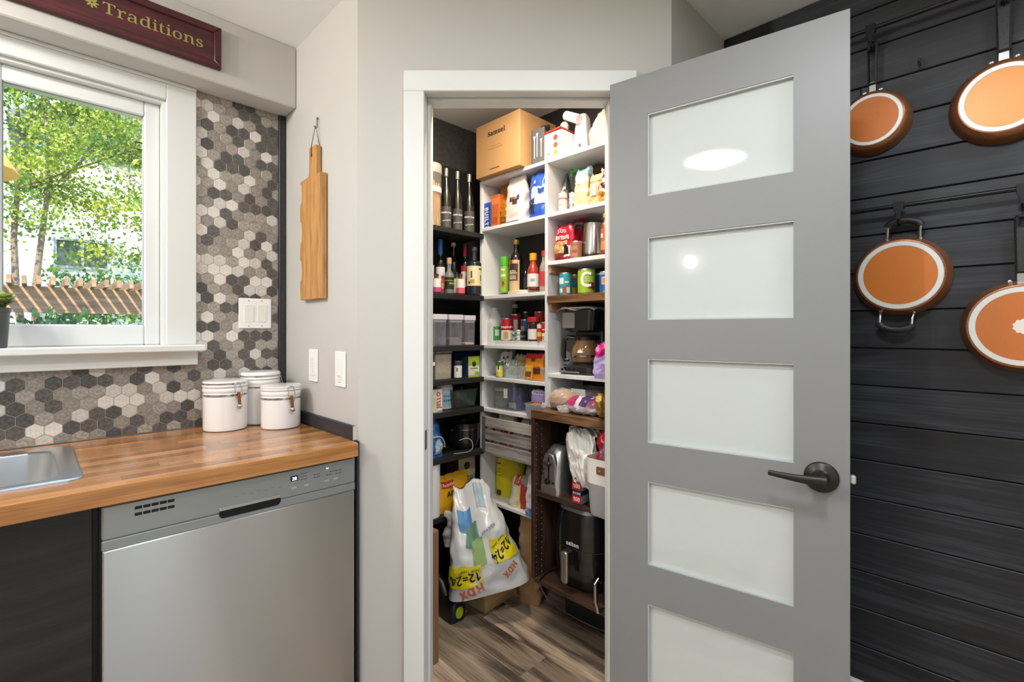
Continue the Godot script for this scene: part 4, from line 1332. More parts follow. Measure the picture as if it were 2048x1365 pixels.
func pantry_furniture() -> void:
	# black shelves on the left wall
	var dark := wood("black shelf wood", ["161616", "232323", "343433"], 3, 0.55, 0.9, 0.7, 1, 61)
	var bs := thing("shelf_unit", "black wooden shelves on the left wall of the pantry", "shelves", at(0, 2.004, 0), LEFT)
	for y in [1.755, 1.45, 1.207, 1.052, 0.905, 0.697, 0.43]:
		part(bs, "shelf", sh().bx(-0.375, -0.024, -0.114, 0.375, 0.0, 0.114, 0.0015), dark[int(y * 100) % 3], Vector3(1.206, y, 0.1148))
		part(bs, "cleat", sh().bx(-0.37, -0.062, -0.009, 0.37, -0.0245, 0.009, 0.001), dark[1], Vector3(1.206, y, 0.0105))
	# white shelves on the right wall
	var white := m("e6e8ec", 0.4)
	var ws := thing("shelf_unit", "white open shelf unit on the right wall of the pantry", "shelves", at(1.823, 0, 0), RIGHT)
	part(ws, "side_panel", sh().bx(-1.810, 0.40, 0.0005, -1.794, 2.0038, 0.239, 0.0008), white)
	part(ws, "divider", sh().bx(-1.383, 0.9478, 0.0005, -1.367, 2.0038, 0.238, 0.0008), white)
	part(ws, "side_panel", sh().bx(-0.946, 0.9478, 0.0005, -0.930, 2.0038, 0.238, 0.0008), white)
	part(ws, "shelf", sh().bx(-1.810, 2.004, 0.0005, -0.930, 2.02, 0.241, 0.0012), white)
	for y in [1.785, 1.45, 1.209, 1.053, 0.898, 0.691, 0.452]:
		part(ws, "shelf", sh().bx(-1.7938, y - 0.016, 0.0005, -1.3832, y, 0.2395, 0.0012), white)
	part(ws, "shelf", sh().bx(-1.3668, 1.769, 0.0005, -0.9462, 1.785, 0.2395, 0.0012), white)
	part(ws, "shelf", sh().bx(-1.3668, 1.561, 0.0005, -0.9462, 1.578, 0.2395, 0.0012), white)
	var walnut := wood("walnut", ["4a3220", "82603f", "a8845c"], 3, 0.45, 0.8, 0.8, 2, 71)
	part(ws, "shelf", sh().bx(-0.21, -0.031, -0.1215, 0.21, 0, 0.1215, 0.001), walnut[2], Vector3(-1.1565, 1.429, 0.1225)).set_meta("label", "brown wooden shelf of the white unit")
	for y in [1.5600, 1.3978]:
		part(ws, "cleat", sh().bx(-1.3667, y - 0.032, 0.01, -1.354, y - 0.0002, 0.23, 0.001), m("b98f6b", 0.6))
	# brown bench unit under the right bay
	var bu := thing("bench_cabinet", "dark brown open cabinet with a wooden top under the white shelves", "cabinet", at(1.823, 0, 0), RIGHT)
	var brown := wood("dark brown board", ["2a1c14", "46332a", "62493c"], 3, 0.4, 0.8, 0.8, 1, 81)
	part(bu, "top", sh().bx(-0.26, -0.033, -0.171, 0.26, 0.0, 0.171, 0.0015), walnut[1], Vector3(-1.1107, 0.9475, 0.1715))
	var sp := part(bu, "side_panel", sh().bx(-0.335, -0.009, -0.168, 0.335, 0.009, 0.168, 0.001), brown[0], Vector3(-1.3617, 0.5795, 0.1715), Vector3(0, 0, 90))
	var holes := sh()
	for i in 26:
		for z in [0.122, 0.155]:
			holes.bx(-0.32 + 0.0252 * i, -0.0096, z - 0.0014, -0.3172 + 0.0252 * i, -0.0089, z + 0.0014)
	part(sp, "peg_holes", holes.mesh(0.0), m("d8cfc4", 0.6)).set_meta("kind", "stuff")
	part(bu, "side_panel", sh().bx(-0.335, -0.009, -0.168, 0.335, 0.009, 0.168, 0.001), brown[1], Vector3(-0.8597, 0.5795, 0.1715), Vector3(0, 0, 90))
	part(bu, "back_panel", sh().bx(-1.3525, 0.25, 0.001, -0.869, 0.9144, 0.006), brown[1])
	part(bu, "shelf", sh().bx(-0.2415, -0.02, -0.160, 0.2415, 0, 0.160, 0.001), brown[0], Vector3(-1.1107, 0.61, 0.1685))
	part(bu, "bottom_board", sh().bx(-0.2415, -0.018, -0.168, 0.2415, 0, 0.168, 0.001), brown[2], Vector3(-1.1107, 0.25, 0.1715))
	part(bu, "plinth", sh().bx(-1.365, 0.001, 0.002, -0.86, 0.2318, 0.118, 0.001), m("17181a", 0.55))


func pantry_black_shelves() -> void:
	var cl := clear("e6ecf0", 0.08)
	# first shelf
	glass_jar("glass_jar", "tall glass jar of spaghetti on the top black shelf", Vector3(-0.3838, 1.7553, -2.2494), 0.054, 0.2971)
	var cider := {"shoulder": 0.42, "neck_at": 0.86, "neck": 0.34, "glass": gloss("14160f"), "cap": "a8a695", "cap_metal": 0.7, "cap_h": 0.13, "label": [0.035, 0.375, "4a4a4a"], "words": [["CIDER CLUB", 0.275, 0.0098, "f2f2ee", {"bold": true}], ["Annapolis", 0.15, 0.0095, "e2e2dc", {"font": "Droid Serif", "roll": 6.0}]], "group": "dark wine bottles on the top black shelf"}
	bottle("wine_bottle", "dark wine bottle with grey label, nearest the spaghetti jar", Vector3(-0.3137, 1.7553, -2.2955), 0.024, 0.2962, 14.0, cider)
	bottle("wine_bottle", "dark wine bottle with grey label, middle of the three", Vector3(-0.2656, 1.7553, -2.3436), 0.0245, 0.2978, 11.0, cider)
	bottle("wine_bottle", "dark wine bottle with grey label, nearest the cardboard carton", Vector3(-0.2131, 1.7553, -2.3961), 0.0263, 0.3002, 9.0, cider)
	# second shelf: spirits
	var clear_glass := clear("dfe9ea", 0.22)
	bottle("liquor_bottle", "bottle with a plain white label at the left end of the liquor shelf", Vector3(-0.3812, 1.4503, -2.2068), 0.0237, 0.1777, 40.0, {"glass": gloss("1d2320"), "label": [0.2, 0.72, "d9d9d2"], "cap": "1a1a1a"})
	bottle("liquor_bottle", "dark liquor bottle with a bright blue capsule", Vector3(-0.3482, 1.4503, -2.3388), 0.0227, 0.2713, 45.0, {"glass": gloss("15181c"), "shoulder": 0.55, "neck_at": 0.72, "neck": 0.42, "cap": "2c6fc0", "cap_h": 0.27, "label": [0.12, 0.5, "e8e8ea"], "bands": [[0.12, 0.16, "3a66ae"]]})
	bottle("mini_bottle", "small red bottle with white and magenta label, at the left front", Vector3(-0.3438, 1.4503, -2.2018), 0.0191, 0.0878, 35.0, {"glass": gloss("8e3524"), "shoulder": 0.66, "neck_at": 0.8, "neck": 0.4, "cap": "3a1f1a", "label": [0.06, 0.74, "eceaea"], "bands": [[0.06, 0.3, "c24a90"]], "group": "small pink-labelled bottles"})
	bottle("mini_bottle", "small orange-red bottle half hidden behind the cork-topped bottle", Vector3(-0.3278, 1.4503, -2.2814), 0.0152, 0.0877, 45.0, {"glass": gloss("a84a20"), "shoulder": 0.66, "neck_at": 0.8, "cap": "57301c", "label": [0.3, 0.6, "d88a5a"]})
	bottle("liquor_bottle", "clear bottle with a black label and tan cork", Vector3(-0.2957, 1.4503, -2.2669), 0.0226, 0.1707, 40.0, {"glass": clear_glass, "fill": ["2a2a22", 0.3], "shoulder": 0.5, "neck_at": 0.66, "neck": 0.42, "cap": "c79a76", "cap_h": 0.17, "label": [0.13, 0.46, "23241f"], "bands": [[0.36, 0.38, "8f9a3a"], [0.27, 0.31, "a3a55c", 30.0]], "wrap": 100.0})
	bottle("liquor_bottle", "tall dark bottle with a cream cap at the back", Vector3(-0.2977, 1.4503, -2.4529), 0.0251, 0.275, 45.0, {"glass": gloss("1b211c"), "shoulder": 0.6, "neck_at": 0.76, "neck": 0.4, "cap": "e3d6b8", "cap_h": 0.07, "bands": [[0.1, 0.5, "2a2c28"]]})
	bottle("liquor_bottle", "squat bottle with a pale yellow-green label behind the small bottles", Vector3(-0.272, 1.4503, -2.3726), 0.0182, 0.1152, 45.0, {"glass": gloss("3a3f2a"), "shoulder": 0.75, "neck_at": 0.85, "label": [0.1, 0.72, "cfd6a8"], "cap": "22221f"})
	bottle("liquor_bottle", "liqueur bottle with a red capsule and a cherry label", Vector3(-0.2375, 1.4503, -2.4354), 0.0224, 0.2668, 42.0, {"glass": gloss("201414"), "shoulder": 0.6, "neck_at": 0.74, "neck": 0.42, "cap": "9c2237", "cap_h": 0.24, "label": [0.18, 0.52, "e6d9d4"], "bands": [[0.47, 0.58, "a8262e"], [0.26, 0.36, "8c1f2c", 30.0]], "words": [["SAN", 0.525, 0.013, "f4ecec", {"bold": true}]]})
	bottle("mini_bottle", "small red bottle with white and pink label, beside the gin bottle", Vector3(-0.2448, 1.4503, -2.2966), 0.0205, 0.0989, 35.0, {"glass": gloss("8e3524"), "shoulder": 0.66, "neck_at": 0.8, "neck": 0.4, "cap": "3a1f1a", "label": [0.06, 0.74, "eceaea"], "bands": [[0.06, 0.32, "d2607a"]], "group": "small pink-labelled bottles"})
	bottle("gin_bottle", "broad gin bottle with a cream botanical label and black stopper", Vector3(-0.189, 1.4503, -2.3891), 0.0372, 0.2411, 38.0, {"glass": gloss("20262f"), "shoulder": 0.66, "neck_at": 0.75, "neck": 0.36, "cap": "35363a", "cap_h": 0.08, "label": [0.2, 0.605, "e3dcb8"], "bands": [[0.53, 0.56, "6a6450", 26.0, 30.0], [0.25, 0.33, "c9a23c", 16.0, -45.0], [0.3, 0.42, "3a3128", 5.0, 25.0], [0.36, 0.5, "5a4a34", 6.0, -52.0], [0.24, 0.29, "7a3b4a", 8.0, -70.0]]})
	# third shelf: clear containers with pale lids
	for i in 4:
		var q: Array = [[Vector3(-0.4241, 1.2073, -2.1851), 0.0721, 0.1485, 0.1], [Vector3(-0.3618, 1.2073, -2.2474), 0.0905, 0.1473, 0.1], [Vector3(-0.2938, 1.2073, -2.3154), 0.0901, 0.1472, 0.1], [Vector3(-0.2335, 1.2073, -2.3828), 0.073, 0.1458, 0.1]][i]
		var t := thing("storage_container", ["empty clear container with pale lid at the left end of the shelf", "clear container with pale lid, left of the one holding seeds", "clear container with pale lid holding dark seeds", "clear container with pale lid holding a little beige powder"][i], "container", q[0], LEFT, "clear containers with pale lids")
		var w: float = q[1]
		var h: float = q[2]
		part(t, "container", sh().loft([ring(w * 0.86, 0.09, 0.012, 0.0), ring(w * 0.9, 0.094, 0.012, h * 0.75), ring(w * 0.86, 0.09, 0.012, h * 0.755), ring(w * 0.83, 0.087, 0.012, 0.003)], true, true), clear("d5d8e6", 0.09))
		part(t, "seal", sh().loft([ring(w * 0.86, 0.09, 0.012, h * 0.755), ring(w * 0.9, 0.094, 0.012, h * 0.80), ring(w * 0.9, 0.094, 0.012, h * 0.86)]), m("a9a9b8", 0.4))
		part(t, "lid", sh().loft([ring(w * 0.95, 0.1, 0.012, h * 0.84), ring(w * 0.97, 0.1, 0.012, h * 0.85), ring(w * 0.97, 0.1, 0.012, h * 0.985), ring(w * 0.93, 0.096, 0.012, h)]), m("dcdae6", 0.35))
		if i >= 2:
			var top: float = h * [0.0, 0.0, 0.27, 0.1][i]
			part(t, "contents", sh().loft([ring(w * 0.82, 0.085, 0.012, 0.004), ring(w * 0.82, 0.085, 0.012, top * 0.8), ring(w * 0.6, 0.06, 0.012, top), ring(0.01, 0.01, 0.004, top * 1.02)]), speckle("seeds", "4a443f", "8a837b", 0.45, 0.05, 0.8) if i == 2 else m("d8c4a4", 0.9))
	# fourth shelf
	var oats := speckle("oats", "6f5a46", "efe2cc", 0.1, 0.1, 0.85)
	for i in 2:
		var q: Array = [[Vector3(-0.4083, 1.0523, -2.1939), 0.0702, 0.1357, 0.09], [Vector3(-0.3456, 1.0523, -2.2636), 0.1004, 0.1399, 0.1]][i]
		var t := thing("food_container", ["brown-filled clear container cut off by the door frame", "tall clear container of oats"][i], "container", q[0], LEFT)
		var w: float = q[1]
		var h: float = q[2]
		part(t, "container", sh().loft([ring(w * 0.94, 0.09, 0.012, 0.0), ring(w, 0.095, 0.012, h * 0.9), ring(w * 0.96, 0.09, 0.012, h * 0.9), ring(w * 0.92, 0.086, 0.012, 0.002)]), cl)
		part(t, "contents", sh().loft([ring(w * 0.9, 0.085, 0.012, 0.003), ring(w * 0.93, 0.088, 0.012, h * 0.82), ring(w * 0.5, 0.05, 0.012, h * 0.84)]), oats if i == 1 else m("6f5138", 0.9))
		part(t, "lid", sh().loft([ring(w * 1.03, 0.1, 0.013, h * 0.9), ring(w * 1.03, 0.1, 0.013, h * 0.985), ring(w * 0.97, 0.094, 0.012, h)]), clear("e8e6e0", 0.55, 0.3))
		if i == 0:
			part(t, "label", sh().bx(w * 0.1, h * 0.5, 0.0475, w * 0.5, h * 0.62, 0.0482), m("f2f2ee", 0.5))
	bottle("spice_jar", "small jar with white label and dark lid beside the oats", Vector3(-0.2577, 1.0523, -2.2949), 0.0193, 0.0825, 35.0, {"cat": "jar", "glass": gloss("3a3f46"), "shoulder": 0.76, "neck_at": 0.8, "neck": 0.85, "cap": "3d4148", "cap_h": 0.14, "label": [0.05, 0.74, "eef0ee"], "bands": [[0.4, 0.62, "5a7a4a", 10.0, -40.0]]})
	carton("box", "dark blue box behind the small jar and the tea box", "box", Vector3(-0.2658, 1.0523, -2.4636), 0.0977, 0.1173, 0.05, "1f3f86", LEFT, [[0.3, 0.6, 0.9, 0.8, "5a86d0"]])
	carton("tea_box", "green and white tea box with a dark round emblem", "box", Vector3(-0.2105, 1.0523, -2.3775), 0.072, 0.1008, 0.07, "27425f", LEFT, [[0.0, 0.0, 1.0, 1.0, "dfe6d6"], [0.0, 0.55, 1.0, 1.0, "a9c23e"], [0.0, 0.0, 1.0, 0.1, "b5c64a"], [0.6, 0.1, 0.95, 0.25, "9ab04a"], [0.18, 0.40, 0.82, 0.445, "6f8a5c"]], [], "", 0.001)
	var tb := get_child(get_child_count() - 1)
	part(tb, "emblem", sh().slab(oval(0.013, 0.013, 20, Vector2(0, 0.064)), 0.036, 0.0368), m("2f4420", 0.5))
	# fifth shelf
	var tub := can("supplement_tub", "white tub with a light blue label behind the gelatin box", Vector3(-0.3292, 0.9053, -2.3125), 0.0443, 0.1096, 40.0, "f2f3f4", {"cat": "tub", "lid": "f1f2f3", "bands": [[0.1, 0.72, "a9cfe2", 70.0], [0.34, 0.44, "3a4a78", 45.0, 10.0], [0.12, 0.2, "d7ecf4", 60.0], [0.56, 0.61, "4a6c9c", 32.0]]})
	part(tub, "screw_lid", sh().lathe(rp([0.041, 0.105, 0.042, 0.106, 0.042, 0.124, 0.040, 0.127, 0, 0.127])), m("f3f4f5", 0.35))
	var jb := carton("gelatin_box", "cream gelatin box with red lettering on its edge", "box", Vector3(-0.3587, 0.9053, -2.2003), 0.0734, 0.1046, 0.035, "dcd8bb", LEFT, [[0.7, 0.0, 1.0, 1.0, "f1ede0"], [0.1, 0.3, 0.5, 0.7, "bccb9a"], [0.72, 0.02, 0.98, 0.08, "4aa0c0"]])
	text(jb, "JELLO", 0.030, m("c8342c", 0.5), Vector3(0.0185, 0.055, 0.0188), {"bold": true, "roll": 90.0, "width": 0.075})
	var bk := thing("plastic_basket", "dark green tinted plastic bin with packets inside", "bin", Vector3(-0.2631, 0.9053, -2.3602), LEFT)
	part(bk, "basket", bin(0.150, 0.088, 0.125, 0.002, 0.86), clear("31463a", 0.5, 0.1))
	part(bk, "packet", Bag.new(0.09, 0.075, 0.05, 4, 0.008).shell(20, 8), m("8e9a8c", 0.5), Vector3(0.01, 0.004, -0.01))
	part(bk, "packet", Bag.new(0.05, 0.07, 0.03, 8, 0.008).shell(20, 8), m("b5482e", 0.5), Vector3(-0.045, 0.004, 0.015))
	# sixth shelf
	var bb := pouch("cooler_bag", "crumpled blue insulated bag with a white zip on the sixth black shelf", "bag", Vector3(-0.4061, 0.6973, -2.2314), 0.1594, 0.176, 0.15, LEFT, m("2f6cb4", 0.38), {"amp": 0.022, "seed": 12, "slim": 0.25, "patches": [[0.1, 0.75, 0.1, 0.45, "aebfce"]], "nu": 40, "nv": 24})
	part(bb, "zip", sh().tube(smooth([Vector3(-0.01, 0.10, 0.082), Vector3(0.03, 0.098, 0.085), Vector3(0.052, 0.075, 0.082), Vector3(0.058, 0.045, 0.08)]), 0.0018, 6), m("e8e8e6", 0.4))
	var pot := thing("slow_cooker", "black slow cooker with a steel rim on the sixth black shelf", "cooker", Vector3(-0.2383, 0.6973, -2.4176), LEFT)
	part(pot, "pot", sh().lathe(rp([0, 0.008, 0.062, 0.006, 0.07, 0.012, 0.078, 0.05, 0.079, 0.118, 0.081, 0.121, 0.081, 0.126, 0.076, 0.126, 0.07, 0.03, 0, 0.03]), 36), gloss("1a1a1b"))
	part(pot, "rim_band", sh().lathe(rp([0.0785, 0.096, 0.0805, 0.096, 0.0805, 0.101, 0.0785, 0.101]), 36, -0.9, 0.3), m("9ea0a2", 0.25, 1.0))
	part(pot, "handle", sh().bx(-0.1, 0.09, -0.02, -0.078, 0.105, 0.02, 0.004).bx(0.078, 0.09, -0.02, 0.1, 0.105, 0.02, 0.004), m("19191a", 0.4))
	part(pot, "foot", sh().lathe(rp([0.05, 0.0, 0.055, 0.0, 0.056, 0.008, 0.05, 0.008])), m("111111", 0.6))
	var cb_ := one("power_cord", "thin silver cord curling over the sixth black shelf", "cord", sh().tube(smooth([Vector3(-0.075, 0.05, 0.05), Vector3(-0.045, 0.06, 0.07), Vector3(-0.025, 0.045, 0.085), Vector3(-0.03, 0.015, 0.098), Vector3(-0.06, 0.0025, 0.1), Vector3(-0.1, 0.0025, 0.095), Vector3(-0.135, 0.0025, 0.085)]), 0.002, 7), m("b9bab8", 0.35, 0.3), Vector3(-0.2383, 0.6973, -2.4176), LEFT)
	# seventh shelf
	var roll := thing("paper_towel_roll", "white paper towel roll at the left end of the lowest black shelf", "paper roll", Vector3(-0.3832, 0.4303, -2.2119), LEFT)
	part(roll, "paper", sh().lathe(rp([0.02, 0.0, 0.052, 0.0, 0.0525, 0.003, 0.0525, 0.237, 0.051, 0.24, 0.02, 0.24]), 32), m("eeeff0", 0.85))
	part(roll, "core", sh().lathe(rp([0.018, 0.001, 0.0201, 0.0, 0.0201, 0.241, 0.018, 0.241]), 20), m("a98b66", 0.8))
	var ck := carton("cocktail_box", "cream box marked cocktail, behind the cookie bag", "box", Vector3(-0.2617, 0.4303, -2.4536), 0.107, 0.21, 0.1, "6f5434", LEFT, [[0.0, 0.0, 1.0, 1.0, "d9c79a"], [0.05, 0.02, 0.07, 0.62, "4a3c2a"], [0.93, 0.02, 0.95, 0.62, "4a3c2a"]], [["COCKTAIL", 0.5, 0.52, 0.13, "3a3026", {"font": "Droid Serif", "width": 0.088}], ["SET", 0.72, 0.38, 0.1, "3a3026", {"font": "Droid Serif"}]])
	part(ck, "emblem", sh().slab(oval(0.019, 0.019, 22, Vector2(0, 0.172)), 0.05, 0.0512), m("4a3a28", 0.5))
	pouch("cookie_bag", "yellow cookie bag with a red brand oval", "bag", Vector3(-0.2865, 0.4303, -2.3015), 0.1797, 0.1708, 0.06, LEFT, m("e0a91c", 0.35), {"amp": 0.005, "seal": "c98f14", "slim": 0.02, "patches": [[-0.85, -0.1, 0.66, 0.84, "c2301f"], [0.1, 0.8, 0.1, 0.25, "7a9a3a"]], "words": [["Christie", -0.48, 0.75, 0.0175, "f6f2e6", {"bold": true, "font": "Droid Serif"}], ["ANIMAL", 0.15, 0.5, 0.032, "2f2413", {"bold": true}]]})


func glass_jar(called: String, label: String, pos: Vector3, r: float, h: float) -> void:
	var t := thing(called, label, "jar", pos, LEFT)
	part(t, "glass", sh().lathe(rp([0, 0, r * 0.95, 0, r, 0.006, r, h * 0.86, r * 0.98, h * 0.862]), 30), clear("eaf0f0", 0.14))
	var st := sh()
	var rr := RandomNumberGenerator.new()
	rr.seed = 3
	for i in 90:
		var a := rr.randf() * TAU
		var q := sqrt(rr.randf()) * r * 0.86
		var a2 := a + rr.randf_range(-0.5, 0.5)
		st.tube([Vector3(sin(a) * q, 0.004, cos(a) * q), Vector3(sin(a2) * q, h * rr.randf_range(0.66, 0.74), cos(a2) * q)], 0.0021, 5)
	part(t, "spaghetti", st, m("dca651", 0.5)).set_meta("kind", "stuff")
	band(t, r, h * 0.55, h * 0.635, 95.0, m("eeeae2", 0.6))
	part(t, "lid", sh().lathe(rp([0, h * 0.85, r * 1.02, h * 0.85, r * 1.04, h * 0.87, r * 1.04, h * 0.985, r * 0.98, h, 0, h]), 30), m("c9c3ba", 0.35, 0.3))


func pantry_white_shelves() -> void:
	var film := clear("eef2f4", 0.3, 0.08)
	# on top
	carton("cardboard_carton", "large brown cardboard carton with black lettering on the white unit", "carton", at(1.672, 1.646, 2.0202), 0.297, 0.252, 0.252, "b99264", RIGHT, [[0.36, 0.517, 0.58, 0.525, "96733f"], [0.29, 0.472, 0.64, 0.480, "96733f"], [0.33, 0.093, 0.55, 0.112, "6a4d2c"]], [["Samuel", 0.49, 0.77, 0.125, "191410", {"font": "Droid Serif", "bold": true}]])
	var gb := carton("appliance_box", "dark grey box printed with white kitchen tools", "box", Vector3(0.1574, 2.0202, -2.1902), 0.0733, 0.1599, 0.12, "56585b", RIGHT, [[0.0, 0.0, 0.06, 1.0, "3b3c3e"]])
	for q in [[-0.02, 0.03, 0.11], [-0.004, 0.035, 0.12], [0.02, 0.03, 0.09]]:
		part(gb, "printed_tool", sh().slab(PackedVector2Array([Vector2(q[0] - 0.002, q[1]), Vector2(q[0] + 0.002, q[1]), Vector2(q[0] + 0.002, q[2]), Vector2(q[0] + 0.006, q[2] + 0.02), Vector2(q[0] - 0.006, q[2] + 0.02), Vector2(q[0] - 0.002, q[2])]), 0.0601, 0.0607), m("e8e8e8", 0.5))
	one("tool_handle", "black tool handle lying over the grey box", "tool", sh().tube([Vector3(-0.02, 0, 0.0), Vector3(0.0, -0.004, 0.02), Vector3(0.045, -0.018, 0.03)], [0.009, 0.008, 0.010], 12), m("1c1c1d", 0.4), Vector3(0.1492, 2.0202, -2.1701) + Vector3(0, 0.172, 0), RIGHT)
	var fb := carton("appliance_box", "white box printed with round food pictures", "box", Vector3(0.2218, 2.0202, -2.1145), 0.0993, 0.1117, 0.13, "e9e4ea", RIGHT, [[0.05, 0.0, 0.95, 0.03, "c9b6bd"]])
	part(fb, "lid_flap", sh().bx(-0.049, 0.1185, -0.064, 0.049, 0.124, 0.066, 0.001).turn(Vector3(0, 0, 3)), m("b23a30", 0.5))
	for i in 3:
		part(fb, "printed_dish", sh().slab(oval(0.012, 0.012, 18, Vector2(0.014, 0.022 + 0.032 * i)), 0.0653, 0.0660), m(["c98a3c", "a84a2c", "a8322e"][i], 0.5))
		part(fb, "printed_mark", sh().bx(-0.035, 0.02 + 0.03 * i, 0.0653, -0.012, 0.024 + 0.03 * i, 0.0659), m(["8a5a4a", "b5a0aa", "b5a0aa"][i], 0.5))
	var cut := thing("kitchen_gadget", "white upright kitchen gadget with a grey knob", "kitchen gadget", Vector3(0.3051, 2.0202, -2.0708), RIGHT)
	part(cut, "stand", sh().loft([ring(0.095, 0.075, 0.012, 0.0), ring(0.095, 0.075, 0.012, 0.01), ring(0.08, 0.06, 0.012, 0.02), ring(0.05, 0.045, 0.012, 0.17), ring(0.035, 0.03, 0.012, 0.185)]), m("eceaf0", 0.3))
	part(cut, "arm", sh().lathe(rp([0, -0.04, 0.018, -0.04, 0.02, -0.035, 0.02, 0.035, 0.017, 0.04, 0, 0.04]), 24).turn(Vector3(0, 0, 62), Vector3(-0.028, 0.172, 0.04)), m("eeecf2", 0.3))
	part(cut, "knob", sh().ball(Vector3(-0.062, 0.138, 0.05), Vector3(0.02, 0.022, 0.018), 18, 12), m("b9b4ad", 0.35))
	part(cut, "button", sh().slab(oval(0.005, 0.007, 14, Vector2(0.008, 0.045)), 0.034, 0.036), m("3c3c40", 0.4))
	pouch("fabric_bag", "pale grey linen bag slumped at the right end of the top", "bag", Vector3(0.4087, 2.0202, -1.9954), 0.1344, 0.1722, 0.2, RIGHT, speckle("linen", "a8a097", "cbc4ba", 0.25, 0.06, 0.9), {"amp": 0.018, "seed": 5, "slim": 0.3})
	var gj := thing("glass_jar", "clear lidded jar behind the white box on the top of the unit", "jar", Vector3(0.2006, 2.0202, -2.2672), RIGHT)
	part(gj, "glass", sh().lathe(rp([0, 0, 0.035, 0, 0.037, 0.006, 0.037, 0.14, 0.03, 0.15])), clear("e8d8d0", 0.3))
	part(gj, "lid", sh().lathe(rp([0, 0.149, 0.034, 0.149, 0.035, 0.165, 0, 0.168])), m("cfc4ba", 0.4))
	# first shelf, left bay
	var built := carton("snack_bar_box", "blue snack bar box with white upright lettering", "box", Vector3(-0.075, 1.7852, -2.4339), 0.0572, 0.1255, 0.14, "2449a4", RIGHT, [[0.0, 0.86, 1.0, 1.0, "2e5cc0"], [0.3, 0.02, 0.8, 0.06, "e8e8e8"]])
	text(built, "BUILT", 0.034, m("f4f6fa", 0.5), Vector3(0.0, 0.058, 0.0712), {"bold": true, "roll": -90.0, "width": 0.088})
	carton("snack_box", "orange snack box beside the blue box", "box", Vector3(-0.0336, 1.7852, -2.401), 0.0572, 0.1559, 0.14, "c9692c", RIGHT, [[0.1, 0.7, 0.9, 0.9, "dd8648"], [0.2, 0.1, 0.8, 0.3, "b5551f"]])
	pouch("snack_bag", "tan bag standing at the back behind the gold bag", "bag", Vector3(-0.0297, 1.7852, -2.4127), 0.0645, 0.2625, 0.05, RIGHT, m("a9703a", 0.3, 0.2), {"amp": 0.006, "seed": 2})
	pouch("snack_bag", "shiny gold bag between the orange box and the white bag", "bag", Vector3(-0.0274, 1.7852, -2.3298), 0.0536, 0.1232, 0.05, RIGHT, m("c98f22", 0.28, 0.5), {"amp": 0.008, "seed": 3, "patches": [[-0.6, 0.6, 0.1, 0.3, "7a4f1a"]]})
	pouch("coffee_bag", "tall white bag with a brown and blue picture", "bag", Vector3(0.0284, 1.7852, -2.2697), 0.1315, 0.2167, 0.07, RIGHT, m("dfdcdc", 0.4), {"amp": 0.007, "seed": 6, "slim": 0.16, "patches": [[-0.1, 0.42, 0.38, 0.5, "5a3c2c"], [-0.34, -0.12, 0.44, 0.54, "33466e"], [0.36, 0.6, 0.46, 0.56, "33466e"], [-0.95, 0.5, 0.0, 0.03, "3a5a9a"], [-0.2, 0.3, 0.48, 0.53, "9a6a44"]]})
	pouch("snack_bag", "narrow brown bag between the white bag and the blue bag", "bag", Vector3(0.085, 1.7852, -2.298), 0.0422, 0.1997, 0.05, RIGHT, m("9a6038", 0.35), {"amp": 0.005, "seed": 7})
	pouch("protein_bag", "blue and white pouch beside the divider", "bag", Vector3(0.1242, 1.7852, -2.1696), 0.0992, 0.2035, 0.06, RIGHT, m("2f57b8", 0.3), {"amp": 0.007, "seed": 8, "slim": 0.12, "patches": [[-0.55, 0.98, 0.28, 0.66, "c2d2ea"], [-0.6, -0.1, 0.1, 0.42, "2b2c3a"], [0.3, 0.9, 0.5, 0.62, "2a4aa0"], [-0.3, -0.05, 0.72, 0.8, "e2b8b0"]]})
	# first shelf, right bay
	pouch("decorated_bag", "small pointed bag with dark and white pattern", "bag", Vector3(0.2441, 1.7852, -2.1388), 0.0506, 0.1901, 0.05, RIGHT, m("4a4c4a", 0.4), {"amp": 0.005, "seed": 9, "slim": 0.75, "patches": [[-0.7, 0.7, 0.38, 0.44, "e6e2da"], [-0.6, 0.6, 0.6, 0.66, "d6d2ca"], [-0.3, 0.4, 0.48, 0.56, "b9b4aa"]]})
	can("paper_cup", "small printed paper cup on the first white shelf", Vector3(0.2197, 1.7852, -2.0713), 0.0185, 0.0878, RIGHT, "d8ccc2", {"cat": "cup", "bands": [[0.62, 0.7, "b5705a"], [0.2, 0.5, "e8e6e2", 60.0], [0.28, 0.42, "a89a90", 30.0]]})
	pouch("clear_bag", "small clear bag of white goods beside the paper cup", "bag", Vector3(0.2657, 1.7852, -2.0889), 0.0407, 0.0921, 0.05, RIGHT, clear("dfe6ee", 0.55, 0.15), {"amp": 0.009, "seed": 10})
	pouch("flour_bag", "teal-topped clear bag of tan meal on the first white shelf", "bag", Vector3(0.3078, 1.7852, -2.0284), 0.0875, 0.1754, 0.08, RIGHT, m("cdbd96", 0.3), {"amp": 0.008, "seed": 11, "slim": 0.25, "patches": [[-1.0, 1.0, 0.78, 1.0, "8fb8c0"], [-0.9, 0.9, 0.6, 0.78, "c9cfc4"], [-0.8, 0.8, 0.0, 0.1, "a9c0cc"]]})
	one("bag_clip", "green clip on the teal-topped bag", "clip", sh().bx(-0.03, -0.006, -0.006, 0.03, 0.006, 0.006, 0.002).bx(-0.03, -0.02, -0.004, -0.02, 0.016, 0.004, 0.002), m("2f7f3c", 0.35), Vector3(0.2748, 1.7852, -2.0586) + Vector3(0, 0.176, 0), RIGHT)
	pouch("snack_bag", "dark brown bag lying behind the paper bag", "bag", Vector3(0.3679, 1.7852, -2.0787), 0.1291, 0.2098, 0.06, RIGHT, m("4a3428", 0.35), {"amp": 0.012, "seed": 13})
